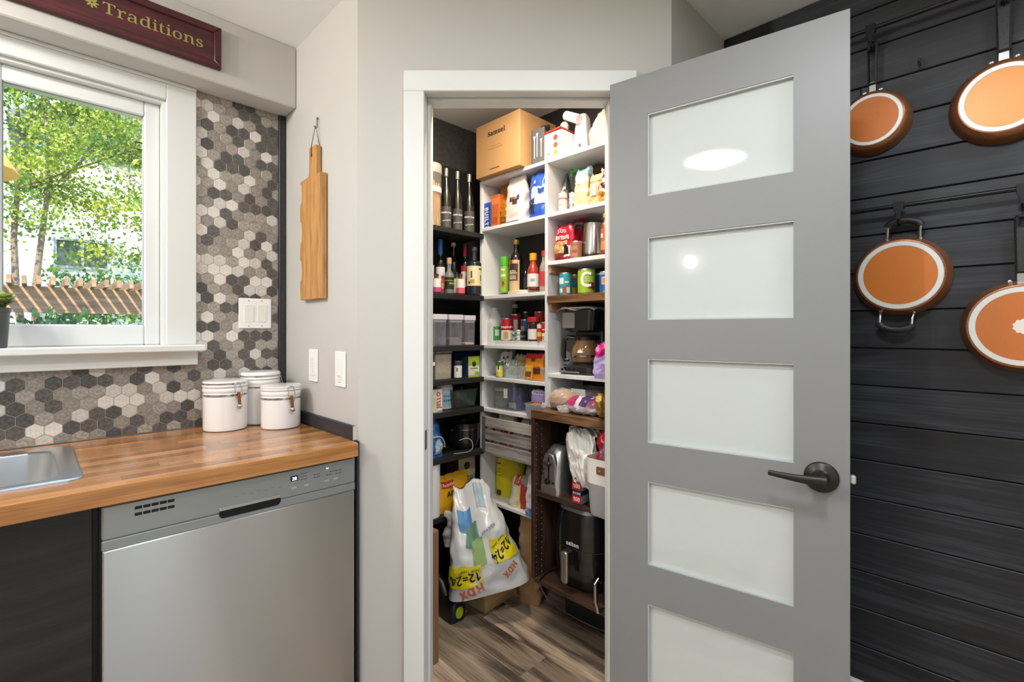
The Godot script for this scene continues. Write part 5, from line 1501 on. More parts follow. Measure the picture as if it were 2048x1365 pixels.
	pouch("paper_bag", "small tan paper bag with a white label", "bag", Vector3(0.347, 1.7852, -1.9554), 0.0607, 0.1288, 0.06, RIGHT, m("c6ab7c", 0.7), {"amp": 0.006, "seed": 14, "patches": [[-0.35, 0.45, 0.28, 0.66, "e6dfd2"], [-0.95, 0.9, 0.72, 0.74, "6a4a34"], [-0.3, 0.4, 0.46, 0.6, "a9a4ae"]]})
	pouch("snack_bag", "clear bag with maroon print nearest the open door on the first shelf", "bag", Vector3(0.383, 1.7852, -1.908), 0.0604, 0.1368, 0.06, RIGHT, m("c9b9ae", 0.25), {"amp": 0.01, "seed": 15, "patches": [[-0.6, 0.3, 0.4, 0.8, "6d2b33"], [-0.9, 0.2, 0.05, 0.3, "c98a2a"], [-0.5, 0.2, 0.55, 0.68, "d9d4d4"]]})
	# second shelf, right bay
	pouch("coffee_bag", "red coffee bag with white script on the kettle shelf", "bag", Vector3(0.2347, 1.5782, -2.0662), 0.1059, 0.155, 0.07, RIGHT, m("b3152f", 0.3), {"amp": 0.009, "seed": 16, "patches": [[-0.9, 0.5, 0.2, 0.52, "c9a06a"], [0.1, 0.75, 0.08, 0.38, "e8e4e0"], [0.2, 0.65, 0.14, 0.42, "2a1a16"], [-0.9, 0.2, 0.05, 0.2, "7a2a20"]], "words": [["Tim", -0.15, 0.83, 0.026, "f4f0ee", {"font": "Droid Serif"}], ["Hortons", -0.05, 0.63, 0.030, "f4f0ee", {"font": "Droid Serif", "bold": true, "width": 0.074}]]})
	pouch("snack_bag", "red pouch lying behind the copper tin", "bag", Vector3(0.2977, 1.5782, -2.1135), 0.0814, 0.191, 0.05, RIGHT, m("b0162a", 0.3), {"amp": 0.008, "seed": 17})
	can("copper_tin", "small copper-coloured tin in front of the kettle", Vector3(0.2678, 1.5782, -2.0091), 0.0236, 0.0707, RIGHT, "a86a50", {"cat": "tin", "bands": [[0.1, 0.7, "b9806a", 50.0], [0.3, 0.5, "8a4a38", 25.0, 20.0]]})
	var ke := thing("kettle", "brushed steel kettle with a black handle", "kettle", Vector3(0.3417, 1.5782, -2.0271), -8.0)
	part(ke, "base", sh().lathe(rp([0, 0, 0.056, 0, 0.058, 0.004, 0.058, 0.014, 0.054, 0.018, 0, 0.018])), m("1a1a1b", 0.4))
	part(ke, "body", sh().lathe(rp([0, 0.0185, 0.053, 0.0185, 0.054, 0.03, 0.0475, 0.13, 0.0445, 0.148, 0.041, 0.150]), 36), m("b8b6b2", 0.24, 1.0))
	part(ke, "lid", sh().lathe(rp([0, 0.150, 0.042, 0.150, 0.040, 0.158, 0.02, 0.163, 0, 0.164])), m("1c1c1d", 0.35))
	part(ke, "handle", sh().tube([Vector3(-0.038, 0.153, 0), Vector3(-0.07, 0.152, 0), Vector3(-0.083, 0.135, 0), Vector3(-0.084, 0.08, 0), Vector3(-0.075, 0.045, 0), Vector3(-0.053, 0.035, 0)], [0.009, 0.010, 0.011, 0.011, 0.010, 0.008], 12), m("1d1d1e", 0.4))
	part(ke, "spout", sh().loft([ring(0.02, 0.01, 0.004, 0.125, 0.045, 0), ring(0.034, 0.024, 0.008, 0.148, 0.05, 0)]), m("b8b6b2", 0.24, 1.0))
	bottle("syrup_bottle", "amber bottle with an orange label beside the kettle", Vector3(0.3689, 1.5782, -1.8939), 0.0198, 0.1615, RIGHT, {"glass": gloss("8a4423"), "shoulder": 0.7, "neck_at": 0.82, "neck": 0.45, "cap": "c98a3a", "label": [0.1, 0.62, "c25a3a"], "bands": [[0.1, 0.32, "cf8a4a"], [0.4, 0.5, "e8d8c4", 18.0, -20.0]]})
	# third shelf, right bay: drink cans
	can("drink_can", "teal can with white and brown swirls", Vector3(0.2282, 1.4292, -2.0558), 0.0263, 0.0939, -20.0, "2f9db0", {"bands": [[0.08, 0.42, "8a5a3c", 28.0, 15.0], [0.1, 0.36, "e9e4da", 16.0, 40.0], [0.5, 0.78, "d9edf0", 26.0, -30.0], [0.12, 0.3, "e9e4da", 14.0, -30.0], [0.55, 0.62, "e9e4da", 20.0, 25.0]]})
	can("drink_can", "small yellow can behind the green can", Vector3(0.2763, 1.4292, -2.1137), 0.0151, 0.0942, -20.0, "c9a02c", {"bands": [[0.4, 0.8, "2f6f8a", 40.0]]})
	can("juice_can", "large bright green can with a white letter C and fruit", Vector3(0.3067, 1.4292, -1.9843), 0.0355, 0.0999, -12.0, "9cc22c", {"bands": [[0.2, 0.45, "8a2a3a", 22.0, 38.0], [0.16, 0.3, "6a3024", 14.0, 55.0], [0.5, 0.53, "d9e8a4", 30.0, 20.0], [0.58, 0.61, "d9e8a4", 30.0, 20.0], [0.66, 0.69, "d9e8a4", 30.0, 20.0]], "words": [["C", 0.58, 0.85, "eef4e4", {"bold": true}]]})
	can("drink_can", "dark blue can behind the brighter blue can", Vector3(0.3645, 1.4292, -2.0255), 0.0155, 0.0882, -20.0, "1f4f86")
	can("drink_can", "bright blue can with an orange and white badge", Vector3(0.3712, 1.4292, -1.9057), 0.0239, 0.0821, -20.0, "2462b4", {"bands": [[0.38, 0.75, "d9c0a8", 34.0, 0.0], [0.45, 0.68, "c98048", 22.0, 0.0], [0.85, 0.95, "9fb8d8"]]})
	# second shelf, left bay: oils and sauces on a round board
	one("round_board", "pale round board under the oil bottles", "board", sh().lathe(rp([0, 0, 0.10, 0, 0.104, 0.004, 0.104, 0.014, 0.1, 0.017, 0, 0.017]), 44), m("e6d8c4", 0.5), at(1.694, 1.575, 1.4502), RIGHT)
	bottle("cooking_spray", "light green cooking spray can", Vector3(-0.0371, 1.4675, -2.3847), 0.0207, 0.1761, -25.0, {"cat": "spray can", "glass": m("8cc23a", 0.35), "shoulder": 0.72, "neck_at": 0.76, "neck": 0.86, "cap": "58b82c", "cap_h": 0.26, "bands": [[0.14, 0.36, "a9803a", 26.0, 5.0], [0.44, 0.5, "e6f0d4", 40.0], [0.6, 0.66, "d4e8b4", 30.0], [0.2, 0.3, "6a4a24", 14.0, 5.0]]})
	var oil := bottle("oil_bottle", "tall dark olive oil bottle with a cream label and gold cap", Vector3(0.0194, 1.4675, -2.3353), 0.0322, 0.251, -32.0, {"glass": gloss("18140e"), "shoulder": 0.62, "neck_at": 0.8, "neck": 0.4, "cap": "b8974a", "cap_metal": 0.5, "cap_h": 0.09, "label": [0.02, 0.6, "cdb48a"], "wrap": 62.0, "bands": [[0.36, 0.53, "3a2c22", 48.0], [0.53, 0.6, "b0382c", 30.0, -30.0], [0.2, 0.35, "5a3c30", 46.0]], "words": [["EXTRA", 0.385, 0.012, "e8dcc4", {"bold": true}], ["VIRGIN", 0.345, 0.011, "e8dcc4", {"bold": true}], ["EXTRA", 0.285, 0.012, "e8dcc4", {"bold": true}], ["VIERGE", 0.245, 0.011, "e8dcc4", {"bold": true}]]})
	bottle("vanilla_bottle", "slim dark bottle between the oil and the hot sauce", Vector3(0.0655, 1.4675, -2.3387), 0.0108, 0.1352, -32.0, {"glass": gloss("17120f"), "shoulder": 0.6, "neck_at": 0.78, "cap": "111111", "label": [0.1, 0.5, "2c2a30"]})
	bottle("hot_sauce", "hot sauce bottle with a yellow cap and white label", Vector3(0.0966, 1.4675, -2.1916), 0.0269, 0.1626, -30.0, {"glass": gloss("a8381e"), "shoulder": 0.46, "neck_at": 0.76, "neck": 0.5, "cap": "e0a01c", "cap_h": 0.2, "label": [0.06, 0.42, "e6e4e4"], "bands": [[0.2, 0.28, "9aa4ac", 20.0, 20.0]]})
	bottle("sauce_bottle", "clear bottle with a red cap and red label by the divider", Vector3(0.1425, 1.4502, -2.1555), 0.0204, 0.1853, -30.0, {"glass": clear("e6dcd8", 0.35), "fill": ["8a6a5a", 0.3], "shoulder": 0.55, "neck_at": 0.78, "neck": 0.42, "cap": "c22a30", "cap_h": 0.13, "label": [0.15, 0.5, "c03a3c"]})
	# third shelf, left bay: tins
	var jug := thing("water_jug", "translucent white plastic jug with a green label", "jug", Vector3(-0.0871, 1.2092, -2.4347), -30.0)
	part(jug, "jug", sh().lathe(rp([0, 0, 0.04, 0, 0.043, 0.006, 0.043, 0.105, 0.041, 0.12, 0.033, 0.135, 0.03, 0.142, 0.026, 0.15, 0.018, 0.165, 0.017, 0.172, 0, 0.172]), 30), m("d2d6d4", 0.35, 0.0, {"subsurf_scatter_enabled": true, "subsurf_scatter_strength": 0.3}))
	part(jug, "cap", sh().lathe(rp([0, 0.172, 0.019, 0.172, 0.019, 0.184, 0, 0.185])), m("e2e6e6", 0.4))
	band(jug, 0.043, 0.02, 0.09, 26.0, m("3d8f52", 0.5), "label", 48.0)
	band(jug, 0.0436, 0.045, 0.075, 14.0, m("b9d8bc", 0.5), "label_band", 48.0)
	one("tray", "low white tray under the soup tins", "tray", sh().loft([ring(0.33, 0.19, 0.006, 0.0), ring(0.335, 0.195, 0.006, 0.022), ring(0.329, 0.189, 0.006, 0.022), ring(0.327, 0.187, 0.006, 0.018)]), m("dfe0e2", 0.4), at(1.70, 1.585 - 0.03, 1.2092), RIGHT)
	var tins := "tins on the third white shelf"
	var soup := {"group": tins, "bands": [[0.5, 0.98, "b3202c"], [0.06, 0.48, "eceae4"], [0.08, 0.44, "c98a44", 30.0, -6.0], [0.14, 0.38, "8a9a4a", 16.0, -2.0]], "words": [["Campbell's", 0.62, 0.115, "f6f2ee", {"font": "Droid Serif", "bold": true}]]}
	can("soup_can", "red and white soup tin at the front of the tins", Vector3(-0.0249, 1.2275, -2.3442), 0.0281, 0.1096, -4.0, "b3202c", soup)
	can("soup_can", "red and white soup tin raised at the back beside the jug", Vector3(0.0177, 1.2275, -2.436), 0.0299, 0.1334, -30.0, "a8242c", {"group": tins, "bands": [[0.3, 0.8, "dcd6d0", 20.0, 30.0]]})
	for i in 2:
		can("tuna_can", ["flat dark-lidded tuna tin, lower of the stacked pair", "flat dark-lidded tuna tin, upper of the stacked pair"][i], Vector3(0.0321, 1.2275, -2.2943) + Vector3(0, 0.0265 * i, 0), 0.034, 0.026, -30.0, "2a2c2a", {"group": tins, "bands": [[0.25, 0.8, "c6cfc0", 50.0, -10.0], [0.3, 0.7, "3a5a9a", 12.0, 5.0], [0.2, 0.5, "8fa04a", 14.0, -35.0]]})
	can("vegetable_can", "tin with a blue and green label behind the tuna tins", Vector3(0.0627, 1.2275, -2.3698), 0.0206, 0.1054, -30.0, "2f5a8a", {"group": tins, "bands": [[0.3, 0.7, "b9a86a", 30.0, -10.0]]})
	can("vegetable_can", "dark grey tin at the very back of the tins", Vector3(0.0713, 1.2275, -2.4531), 0.0201, 0.1467, -30.0, "3a4650", {"group": tins})
	bottle("spread_jar", "glass jar with a red lid and white label among the tins", Vector3(0.0991, 1.2275, -2.2089), 0.0265, 0.1132, -30.0, {"cat": "jar", "glass": gloss("2c1f18"), "shoulder": 0.72, "neck_at": 0.78, "neck": 0.9, "cap": "b01f2a", "cap_h": 0.2, "label": [0.1, 0.52, "e2e0dc"]})
	can("tomato_can", "small red and yellow tin beside the red-lidded jar", Vector3(0.1222, 1.2275, -2.1518), 0.0104, 0.0826, -30.0, "b8342a", {"group": tins, "bands": [[0.3, 0.55, "d8b03a"], [0.75, 0.95, "d9d4c8"]]})
	can("soup_can", "red-topped tin by the divider", Vector3(0.145, 1.2275, -2.1672), 0.0166, 0.0896, -4.0, "b3202c", {"group": tins, "bands": [[0.06, 0.45, "eceae4"], [0.1, 0.3, "a8a05a", 20.0, -20.0]], "words": [["Campbell's", 0.62, 0.115, "f6f2ee", {"font": "Droid Serif", "bold": true}]]})
	can("tomato_can", "large red tin behind the red-lidded jar", Vector3(0.1358, 1.2275, -2.3178), 0.0272, 0.1415, -30.0, "b0222c", {"group": tins, "bands": [[0.82, 0.97, "c9303a"]]})
	bottle("extract_bottle", "dark bottle with a white cap behind the tins", Vector3(0.0157, 1.2275, -2.5228), 0.0155, 0.1886, -30.0, {"glass": gloss("1c1a18"), "shoulder": 0.7, "neck_at": 0.8, "neck": 0.8, "cap": "dfe0e0", "cap_h": 0.1})
	# fourth shelf, left bay: packets in a clear bin
	var b4 := thing("clear_bin", "clear plastic organiser bin full of packets", "bin", at(1.702, 1.53, 1.0532), RIGHT)
	part(b4, "bin", bin(0.28, 0.058, 0.20, 0.002, 0.97), clear("e2eaee", 0.06))
	part(b4, "divider", sh().bx(-0.005, 0.003, -0.095, -0.003, 0.055, 0.095), clear("e2eaee", 0.25))
	pouch("snack_packet", "black and white patterned packet at the left of the bin", "packet", Vector3(-0.0238, 1.0562, -2.3644), 0.0701, 0.1164, 0.03, -30.0, m("d2d4d2", 0.35), {"amp": 0.01, "seed": 20, "patches": [[-0.6, -0.1, 0.7, 0.8, "2c2c2c"], [0.1, 0.5, 0.75, 0.84, "2c2c2c"], [-0.2, 0.3, 0.52, 0.6, "3a3a3a"], [-0.5, 0.4, 0.2, 0.4, "a9b0a4"]]})
	can("mustard_jar", "small jar with a yellow label at the corner of the bin", Vector3(-0.0591, 1.0532, -2.3247), 0.0178, 0.0773, -30.0, "d8cf5a", {"cat": "jar", "bands": [[0.35, 0.7, "efe9b0", 40.0], [0.5, 0.8, "4a4a2a", 12.0, 10.0], [0.75, 0.98, "3a6a4a"]]})
	pouch("snack_packet", "silvery crumpled packet at the front of the bin", "packet", Vector3(0.0009, 1.0562, -2.3043), 0.0574, 0.0813, 0.04, -20.0, m("b9c2bd", 0.3, 0.4), {"amp": 0.012, "seed": 21})
	pouch("pasta_packet", "clear packet of tan grain in the bin", "packet", Vector3(0.046, 1.0562, -2.3087), 0.0664, 0.1073, 0.05, -30.0, m("b59a72", 0.4), {"amp": 0.01, "seed": 22, "patches": [[-0.9, 0.9, 0.8, 1.0, "c9b48c"], [-0.8, 0.6, 0.02, 0.1, "d8c8a8"]]})
	pouch("soup_packet", "orange packet with a red top and a picture of food", "packet", Vector3(0.106, 1.0562, -2.1815), 0.122, 0.1203, 0.035, RIGHT, m("dc861c", 0.32), {"amp": 0.004, "seed": 23, "slim": 0.12, "patches": [[-1.0, 1.0, 0.82, 1.0, "b8261c"], [-0.92, -0.02, 0.05, 0.55, "e8c04a"], [-0.8, -0.15, 0.1, 0.32, "8a4a30"], [0.05, 0.7, 0.25, 0.5, "5a2c18"], [-0.2, 0.2, 0.72, 0.84, "5a4038"]]})
	pouch("snack_packet", "olive green packet at the right end of the bin", "packet", Vector3(0.1493, 1.0562, -2.17), 0.0476, 0.0961, 0.03, RIGHT, m("5f7a34", 0.35), {"amp": 0.006, "seed": 24, "patches": [[-0.6, 0.6, 0.7, 0.8, "c9b84a"]]})
	# fifth shelf, left bay
	var b5 := thing("clear_bin", "large clear plastic bin holding a jar and a purple bag", "bin", at(1.692, 1.68, 0.8982), RIGHT)
	part(b5, "bin", bin(0.20, 0.128, 0.195, 0.002, 0.93), clear("dfe6e8", 0.06))
	part(b5, "label", sh().bx(0.03, 0.06, 0.0975, 0.055, 0.105, 0.0982), clear("f4f4f4", 0.7, 0.3))
	bottle("pickle_jar", "lidded jar of dark food inside the large clear bin", at(1.66, 1.725, 0.9005), 0.036, 0.095, RIGHT, {"cat": "jar", "glass": gloss("6f7260"), "shoulder": 0.75, "neck_at": 0.82, "neck": 0.85, "cap": "b5b9ba", "cap_h": 0.14, "label": [0.15, 0.6, "8a8d80"]})
	pouch("snack_bag", "purple-blue bag inside the large clear bin", "bag", at(1.67, 1.635, 0.9005), 0.09, 0.105, 0.06, RIGHT, m("55548c", 0.35), {"amp": 0.008, "seed": 26, "patches": [[-0.6, 0.5, 0.05, 0.3, "9ab8a4"]]})
	var b6 := thing("clear_bin", "small clear bin at the back beside the large one", "bin", at(1.74, 1.51, 0.8982), RIGHT)
	part(b6, "bin", bin(0.10, 0.095, 0.13, 0.002, 0.93), clear("d5dcdc", 0.1))
	part(b6, "packet", Bag.new(0.08, 0.075, 0.06, 3, 0.01).shell(20, 8), m("5f6a5c", 0.5), Vector3(0, 0.004, 0))
	var br := thing("brownie_tray", "clear lidded tray of dark brownies in front on the shelf", "tray", Vector3(0.1152, 0.8982, -2.1546) + Vector3(0, 0.0, 0), -30.0)
	part(br, "tray", bin(0.085, 0.055, 0.1, 0.0015, 0.9), clear("e6e8e8", 0.25))
	part(br, "brownies", sh().box(0.07, 0.045, 0.085, 0.006, Vector3(0, 0.003, 0)).rough(0.003, 60.0, 4), m("2c1a14", 0.6))
	part(br, "topping", sh().ball(Vector3(0, 0.052, 0.01), Vector3(0.03, 0.008, 0.03), 12, 6).rough(0.004, 80.0, 2), m("a8693c", 0.6))
	pouch("lavender_pack", "lavender and white package tilted behind the brownies", "package", Vector3(0.1348, 0.955, -2.1845), 0.10, 0.055, 0.05, -30.0, m("b9a4dc", 0.4), {"amp": 0.004, "seed": 27, "patches": [[-0.9, 0.9, 0.62, 0.95, "e6e0ee"], [-0.7, 0.7, 0.7, 0.8, "9a86c4"]]})
	pouch("bread_bag", "crumpled clear bag end beside the brownie tray", "bag", Vector3(0.1481, 0.9, -2.1147), 0.0463, 0.0668, 0.05, RIGHT, clear("ddd8e0", 0.6, 0.15), {"amp": 0.012, "seed": 28})
	crate()
	# lowest white shelf
	pouch("flour_bag", "tall bright yellow bag on the lowest white shelf", "bag", Vector3(-0.0029, 0.4522, -2.4212), 0.1493, 0.219, 0.1, -20.0, m("dccb14", 0.4), {"amp": 0.006, "seed": 30, "slim": 0.02, "patches": [[-0.8, -0.45, 0.5, 0.85, "e6d81c"], [0.3, 0.9, 0.72, 0.9, "b8c23a"], [-0.85, -0.5, 0.04, 0.16, "3a3824"], [-0.86, -0.5, 0.86, 0.885, "4a4512"], [-0.86, -0.56, 0.73, 0.755, "4a4512"], [-0.86, -0.48, 0.62, 0.63, "5a5516"], [-0.86, -0.52, 0.55, 0.56, "5a5516"], [-0.86, -0.5, 0.48, 0.49, "5a5516"]]})
	pouch("sugar_sack", "cream and red striped sack with a twisted red top", "sack", Vector3(0.0487, 0.4522, -2.2848), 0.1115, 0.1418, 0.1, -28.0, m("e0d8c4", 0.5), {"amp": 0.008, "seed": 31, "slim": 0.3, "patches": [[-0.15, 0.25, 0.0, 0.7, "e8d88a"], [0.25, 0.98, 0.0, 0.74, "b8322e"], [-0.6, 0.9, 0.74, 1.0, "c23a26"], [0.1, 0.6, 0.84, 0.98, "d8b04a"]]})
	pouch("flour_bag", "white paper bag with a blue base beside the cabinet", "bag", Vector3(0.1048, 0.4522, -2.1721), 0.0668, 0.1728, 0.09, RIGHT, m("e2e2e6", 0.5), {"amp": 0.007, "seed": 32, "slim": 0.12, "patches": [[-1.0, 1.0, 0.0, 0.22, "5f96d0"], [-0.6, 0.1, 0.1, 0.2, "c9dcee"]]})
	pouch("grocery_bag", "grey translucent plastic bag draped over the bags on the lowest shelf", "bag", at(1.70, 1.48, 0.555), 0.20, 0.105, 0.14, -25.0, clear("b9bcbc", 0.6, 0.2), {"amp": 0.02, "seed": 33})


func crate() -> void:
	var grey := wood("weathered grey", ["77736f", "a9a5a1", "c9c6c2"], 4, 0.7, 0.7, 0.8, 1, 91)
	var zinc := speckle("zinc", "7a7d80", "a2a6a8", 0.1, 0.08, 0.4, {"metallic": 0.6})
	var t := thing("slatted_crate", "grey weathered slatted wooden crate with metal corners", "crate", at(1.56, 0, 0.6912), RIGHT)
	for i in 3:
		part(t, "slat", sh().bx(-0.186, 0, -0.005, 0.186, 0.047, 0.005, 0.001), grey[i], Vector3(-1.566, 0.002 + 0.0605 * i, -0.005))
		part(t, "side_slat", sh().bx(-0.105, 0, -0.005, 0.105, 0.047, 0.005, 0.001), grey[(i + 1) % 4], Vector3(-1.758, 0.002 + 0.0605 * i, -0.116), Vector3(0, 90, 0))
	part(t, "corner_bracket", sh().bx(-1.7645, 0, -0.03, -1.7635, 0.17, 0.001).bx(-1.7645, 0, 0.0, -1.742, 0.17, 0.0012), zinc)
	part(t, "base", sh().bx(-1.753, 0.0, -0.22, -1.38, 0.008, -0.011), grey[3])
	pouch("paper_bag", "white paper bag sticking out of the top of the crate", "bag", at(1.64, 1.665, 0.70), 0.17, 0.185, 0.08, RIGHT, m("e0d6cc", 0.6), {"amp": 0.02, "seed": 40, "slim": 0.5})
	pouch("snack_bag", "peach and white bag at the right of the crate top", "bag", at(1.64, 1.51, 0.70), 0.13, 0.165, 0.07, RIGHT, m("d8c2ae", 0.45), {"amp": 0.015, "seed": 41, "patches": [[0.0, 0.9, 0.7, 0.95, "7a84b8"]]})
	pouch("snack_bag", "red and white bag seen between the upper slats of the crate", "bag", at(1.588, 1.61, 0.735), 0.22, 0.085, 0.03, RIGHT, m("c2b2ae", 0.4), {"amp": 0.004, "seed": 42, "patches": [[-0.4, 0.05, 0.1, 0.95, "a8202c"], [0.2, 0.4, 0.1, 0.95, "7a1f26"], [-0.95, -0.8, 0.1, 0.95, "8a1f2a"]]})
	pouch("snack_bag", "purple bag seen between the lower slats of the crate", "bag", at(1.592, 1.68, 0.70), 0.10, 0.075, 0.03, RIGHT, m("8a2a84", 0.4), {"amp": 0.004, "seed": 43})
	pouch("snack_bag", "green and white bag seen between the lower slats of the crate", "bag", at(1.592, 1.535, 0.70), 0.13, 0.075, 0.03, RIGHT, m("c9c9c2", 0.4), {"amp": 0.004, "seed": 44, "patches": [[-0.7, 0.2, 0.2, 0.95, "4f5a34"]]})


func pantry_bench() -> void:
	# riser on the bench top, and what stands on and under it
	var white := m("e6e8ec", 0.4)
	var ri := thing("shelf_riser", "white riser on the bench holding the coffee maker", "riser", at(1.823, 0, 0.9477), RIGHT)
	part(ri, "top", sh().bx(-1.3666, 0.130, 0.002, -1.00, 0.146, 0.239, 0.001), white)
	part(ri, "leg", sh().bx(-1.022, 0.0, 0.002, -1.005, 0.1298, 0.236, 0.001), white)
	part(ri, "leg", sh().bx(-1.3665, 0.0, 0.002, -1.353, 0.1298, 0.236, 0.001), white)
	var bx := thing("clear_box", "clear plastic box of tubs under the white riser", "box", Vector3(0.3192, 0.9477, -2.0637), RIGHT)
	part(bx, "box", bin(0.225, 0.085, 0.13, 0.002, 0.97), clear("dfe2e2", 0.06))
	part(bx, "latch", sh().bx(-0.03, 0.056, 0.068, 0.045, 0.088, 0.072, 0.003), m("dcdcda", 0.35))
	for i in 3:
		part(bx, "tub", sh().lathe(rp([0, 0.004, 0.028, 0.004, 0.032, 0.01, 0.033, 0.055, 0.035, 0.057, 0.035, 0.064, 0, 0.066])), m(["e6e6e4", "d9d6cc", "6a5248"][i], 0.4), Vector3(-0.072 + 0.071 * i, 0, 0.01))
	coffee_maker()
	# bread and fruit on the bench top
	var film := clear("f0e8e0", 0.28, 0.06)
	var bun := thing("bread_bag", "clear bag with a round brown loaf on the bench", "bag", Vector3(0.2169, 0.9477, -2.0246), -20.0)
	part(bun, "loaf", sh().ball(Vector3(0, 0.042, 0), Vector3(0.058, 0.042, 0.05), 20, 12).rough(0.006, 20.0, 3), m("b4865c", 0.7))
	part(bun, "plastic_film", sh().ball(Vector3(0, 0.044, 0), Vector3(0.065, 0.0435, 0.057), 40, 24).rough(0.010, 60.0, 6), film)
	part(bun, "bag_neck", sh().loft([ring(0.03, 0.02, 0.008, 0.075), ring(0.008, 0.008, 0.003, 0.088), ring(0.05, 0.03, 0.006, 0.105)]).turn(Vector3(-30, 0, -50), Vector3(0.01, 0.0, 0.0)), film)
	var pk := thing("bread_bag", "pink and purple printed bread bag at the edge of the bench", "bag", Vector3(0.2912, 0.9477, -1.9008), RIGHT)
	var lump := sh().ball(Vector3(0, 0.035, 0), Vector3(0.085, 0.035, 0.055), 44, 24).rough(0.010, 22.0, 8).rough(0.006, 60.0, 4)
	part(pk, "bag", lump.mesh(70.0), m("e6dce6", 0.3))
	var strips := [[-0.7, -0.2, "c42a6a"], [0.1, 0.45, "4a2a66"], [0.5, 0.9, "7a2a5a"]]
	for q in strips:
		part(pk, "printed_panel", sh().grid(8, 8, func(a: float, b: float) -> Vector3:
			var x: float = lerpf(q[0], q[1], a)
			var th := lerpf(0.15, 1.5, b)
			var c := sqrt(maxf(0.0, 1.0 - x * x))
			return Vector3(x * 0.089, 0.035 + 0.041 * c * sin(th), 0.0605 * c * cos(th))).rough(0.004, 40.0, 3).mesh(70.0), m(q[2], 0.3))
	part(pk, "bag_end", sh().ball(Vector3(-0.085, 0.016, 0.03), Vector3(0.03, 0.015, 0.026), 24, 16).rough(0.012, 45.0, 2).mesh(70.0), clear("ecdfe6", 0.45, 0.1))
	var rolls := thing("bread_rolls", "tan rolls in clear film behind the pink bread bag", "bread", Vector3(0.3411, 0.9477, -1.9288), RIGHT)
	for i in 2:
		part(rolls, "roll", sh().ball(Vector3(-0.035 + 0.07 * i, 0.03, 0), Vector3(0.036, 0.03, 0.04), 16, 10).rough(0.005, 25.0, i), m("c08a5a", 0.7))
	part(rolls, "plastic_film", sh().ball(Vector3(0, 0.034, 0), Vector3(0.082, 0.034, 0.05), 24, 12).rough(0.006, 45.0, 9), film)
	var bn := thing("bananas", "spotted ripe bananas at the right end of the bench", "bananas", at(1.535, 1.015, 0.9477), -20.0)
	for i in 4:
		var pts := []
		var rr := []
		for j in 9:
			var a := -1.15 + 2.3 * j / 8.0
			pts.append(Vector3(sin(a) * 0.085, 0.125 - cos(a) * 0.085 - 0.018, 0.0))
			rr.append(0.019 * pow(maxf(0.05, cos(a * 1.15)), 0.4))
		part(bn, "banana", sh().tube(pts, rr, 12), speckle("banana", "6b4a22", "e6bf50", 0.035, 0.16, 0.5), Vector3(-0.02, 0.004 + 0.012 * (i % 2), -0.04 + 0.027 * i), Vector3(8 - 6 * i, 70 + 9 * i, 0))
	# middle shelf of the cabinet
	toaster()
	for i in 2:
		var fb := thing("foil_box", ["red and navy foil box, lower of the stacked pair", "red and navy foil box, upper of the stacked pair"][i], "box", Vector3(0.3194, 0.6101, -1.9292) + Vector3(0, 0.0505 * i, 0), RIGHT, "stacked foil boxes")
		part(fb, "box_body", sh().bx(-0.0215, 0, -0.13, 0.0215, 0.05, 0.1, 0.001), m("23263c", 0.4))
		part(fb, "printed_panel", sh().bx(-0.0210, 0.003, 0.1, 0.0210, 0.034, 0.1006), m("b8242c", 0.4))
		part(fb, "side_panel", sh().bx(0.0215, 0.003, -0.12, 0.0221, 0.034, 0.098), m("8d929a", 0.35))
		text(fb, "100", 0.022, m("f2f0ee", 0.5), Vector3(0, 0.019, 0.1008), {"bold": true, "width": 0.032})
		text(fb, "ALCAN", 0.012, m("e8e8ea", 0.5), Vector3(0, 0.042, 0.1004), {"bold": true, "width": 0.036})
	var mt := thing("plastic_bag", "crumpled white plastic bag draped over the toaster", "bag", Vector3(0.2929, 0.8, -1.9345) + Vector3(0, -0.012, 0), RIGHT)
	var fold := FastNoiseLite.new()
	fold.seed = 5
	fold.frequency = 1.1
	fold.fractal_octaves = 3
	var path := smooth([Vector3(0.0, 0.055, -0.13), Vector3(0.0, 0.085, -0.07), Vector3(0.005, 0.095, -0.01), Vector3(0.015, 0.075, 0.035), Vector3(0.028, 0.02, 0.06), Vector3(0.04, -0.05, 0.075), Vector3(0.052, -0.11, 0.08)])
	var cloth := sh()
	for layer in 2:
		cloth.grid(26, 44, func(a: float, b: float) -> Vector3:
			var c: Vector3 = path[int(b * (path.size() - 1))]
			var wd := lerpf(0.085, 0.035, b * b)
			var q := c + Vector3((a - 0.5) * 2.0 * wd, -0.05 * pow(absf(a - 0.5) * 2.0, 2.5) * (1.0 - b), 0)
			return q + Vector3(0.3, 1, 1) * fold.get_noise_3d(a * 2.2, b * 4.0, layer * 9.0) * 0.04 + Vector3(0, 0.012, 0.012) * (1 - layer))
	part(mt, "bag", cloth.mesh(70.0), m("ebe9e4", 0.4))
	fabric_basket()
	air_fryer()


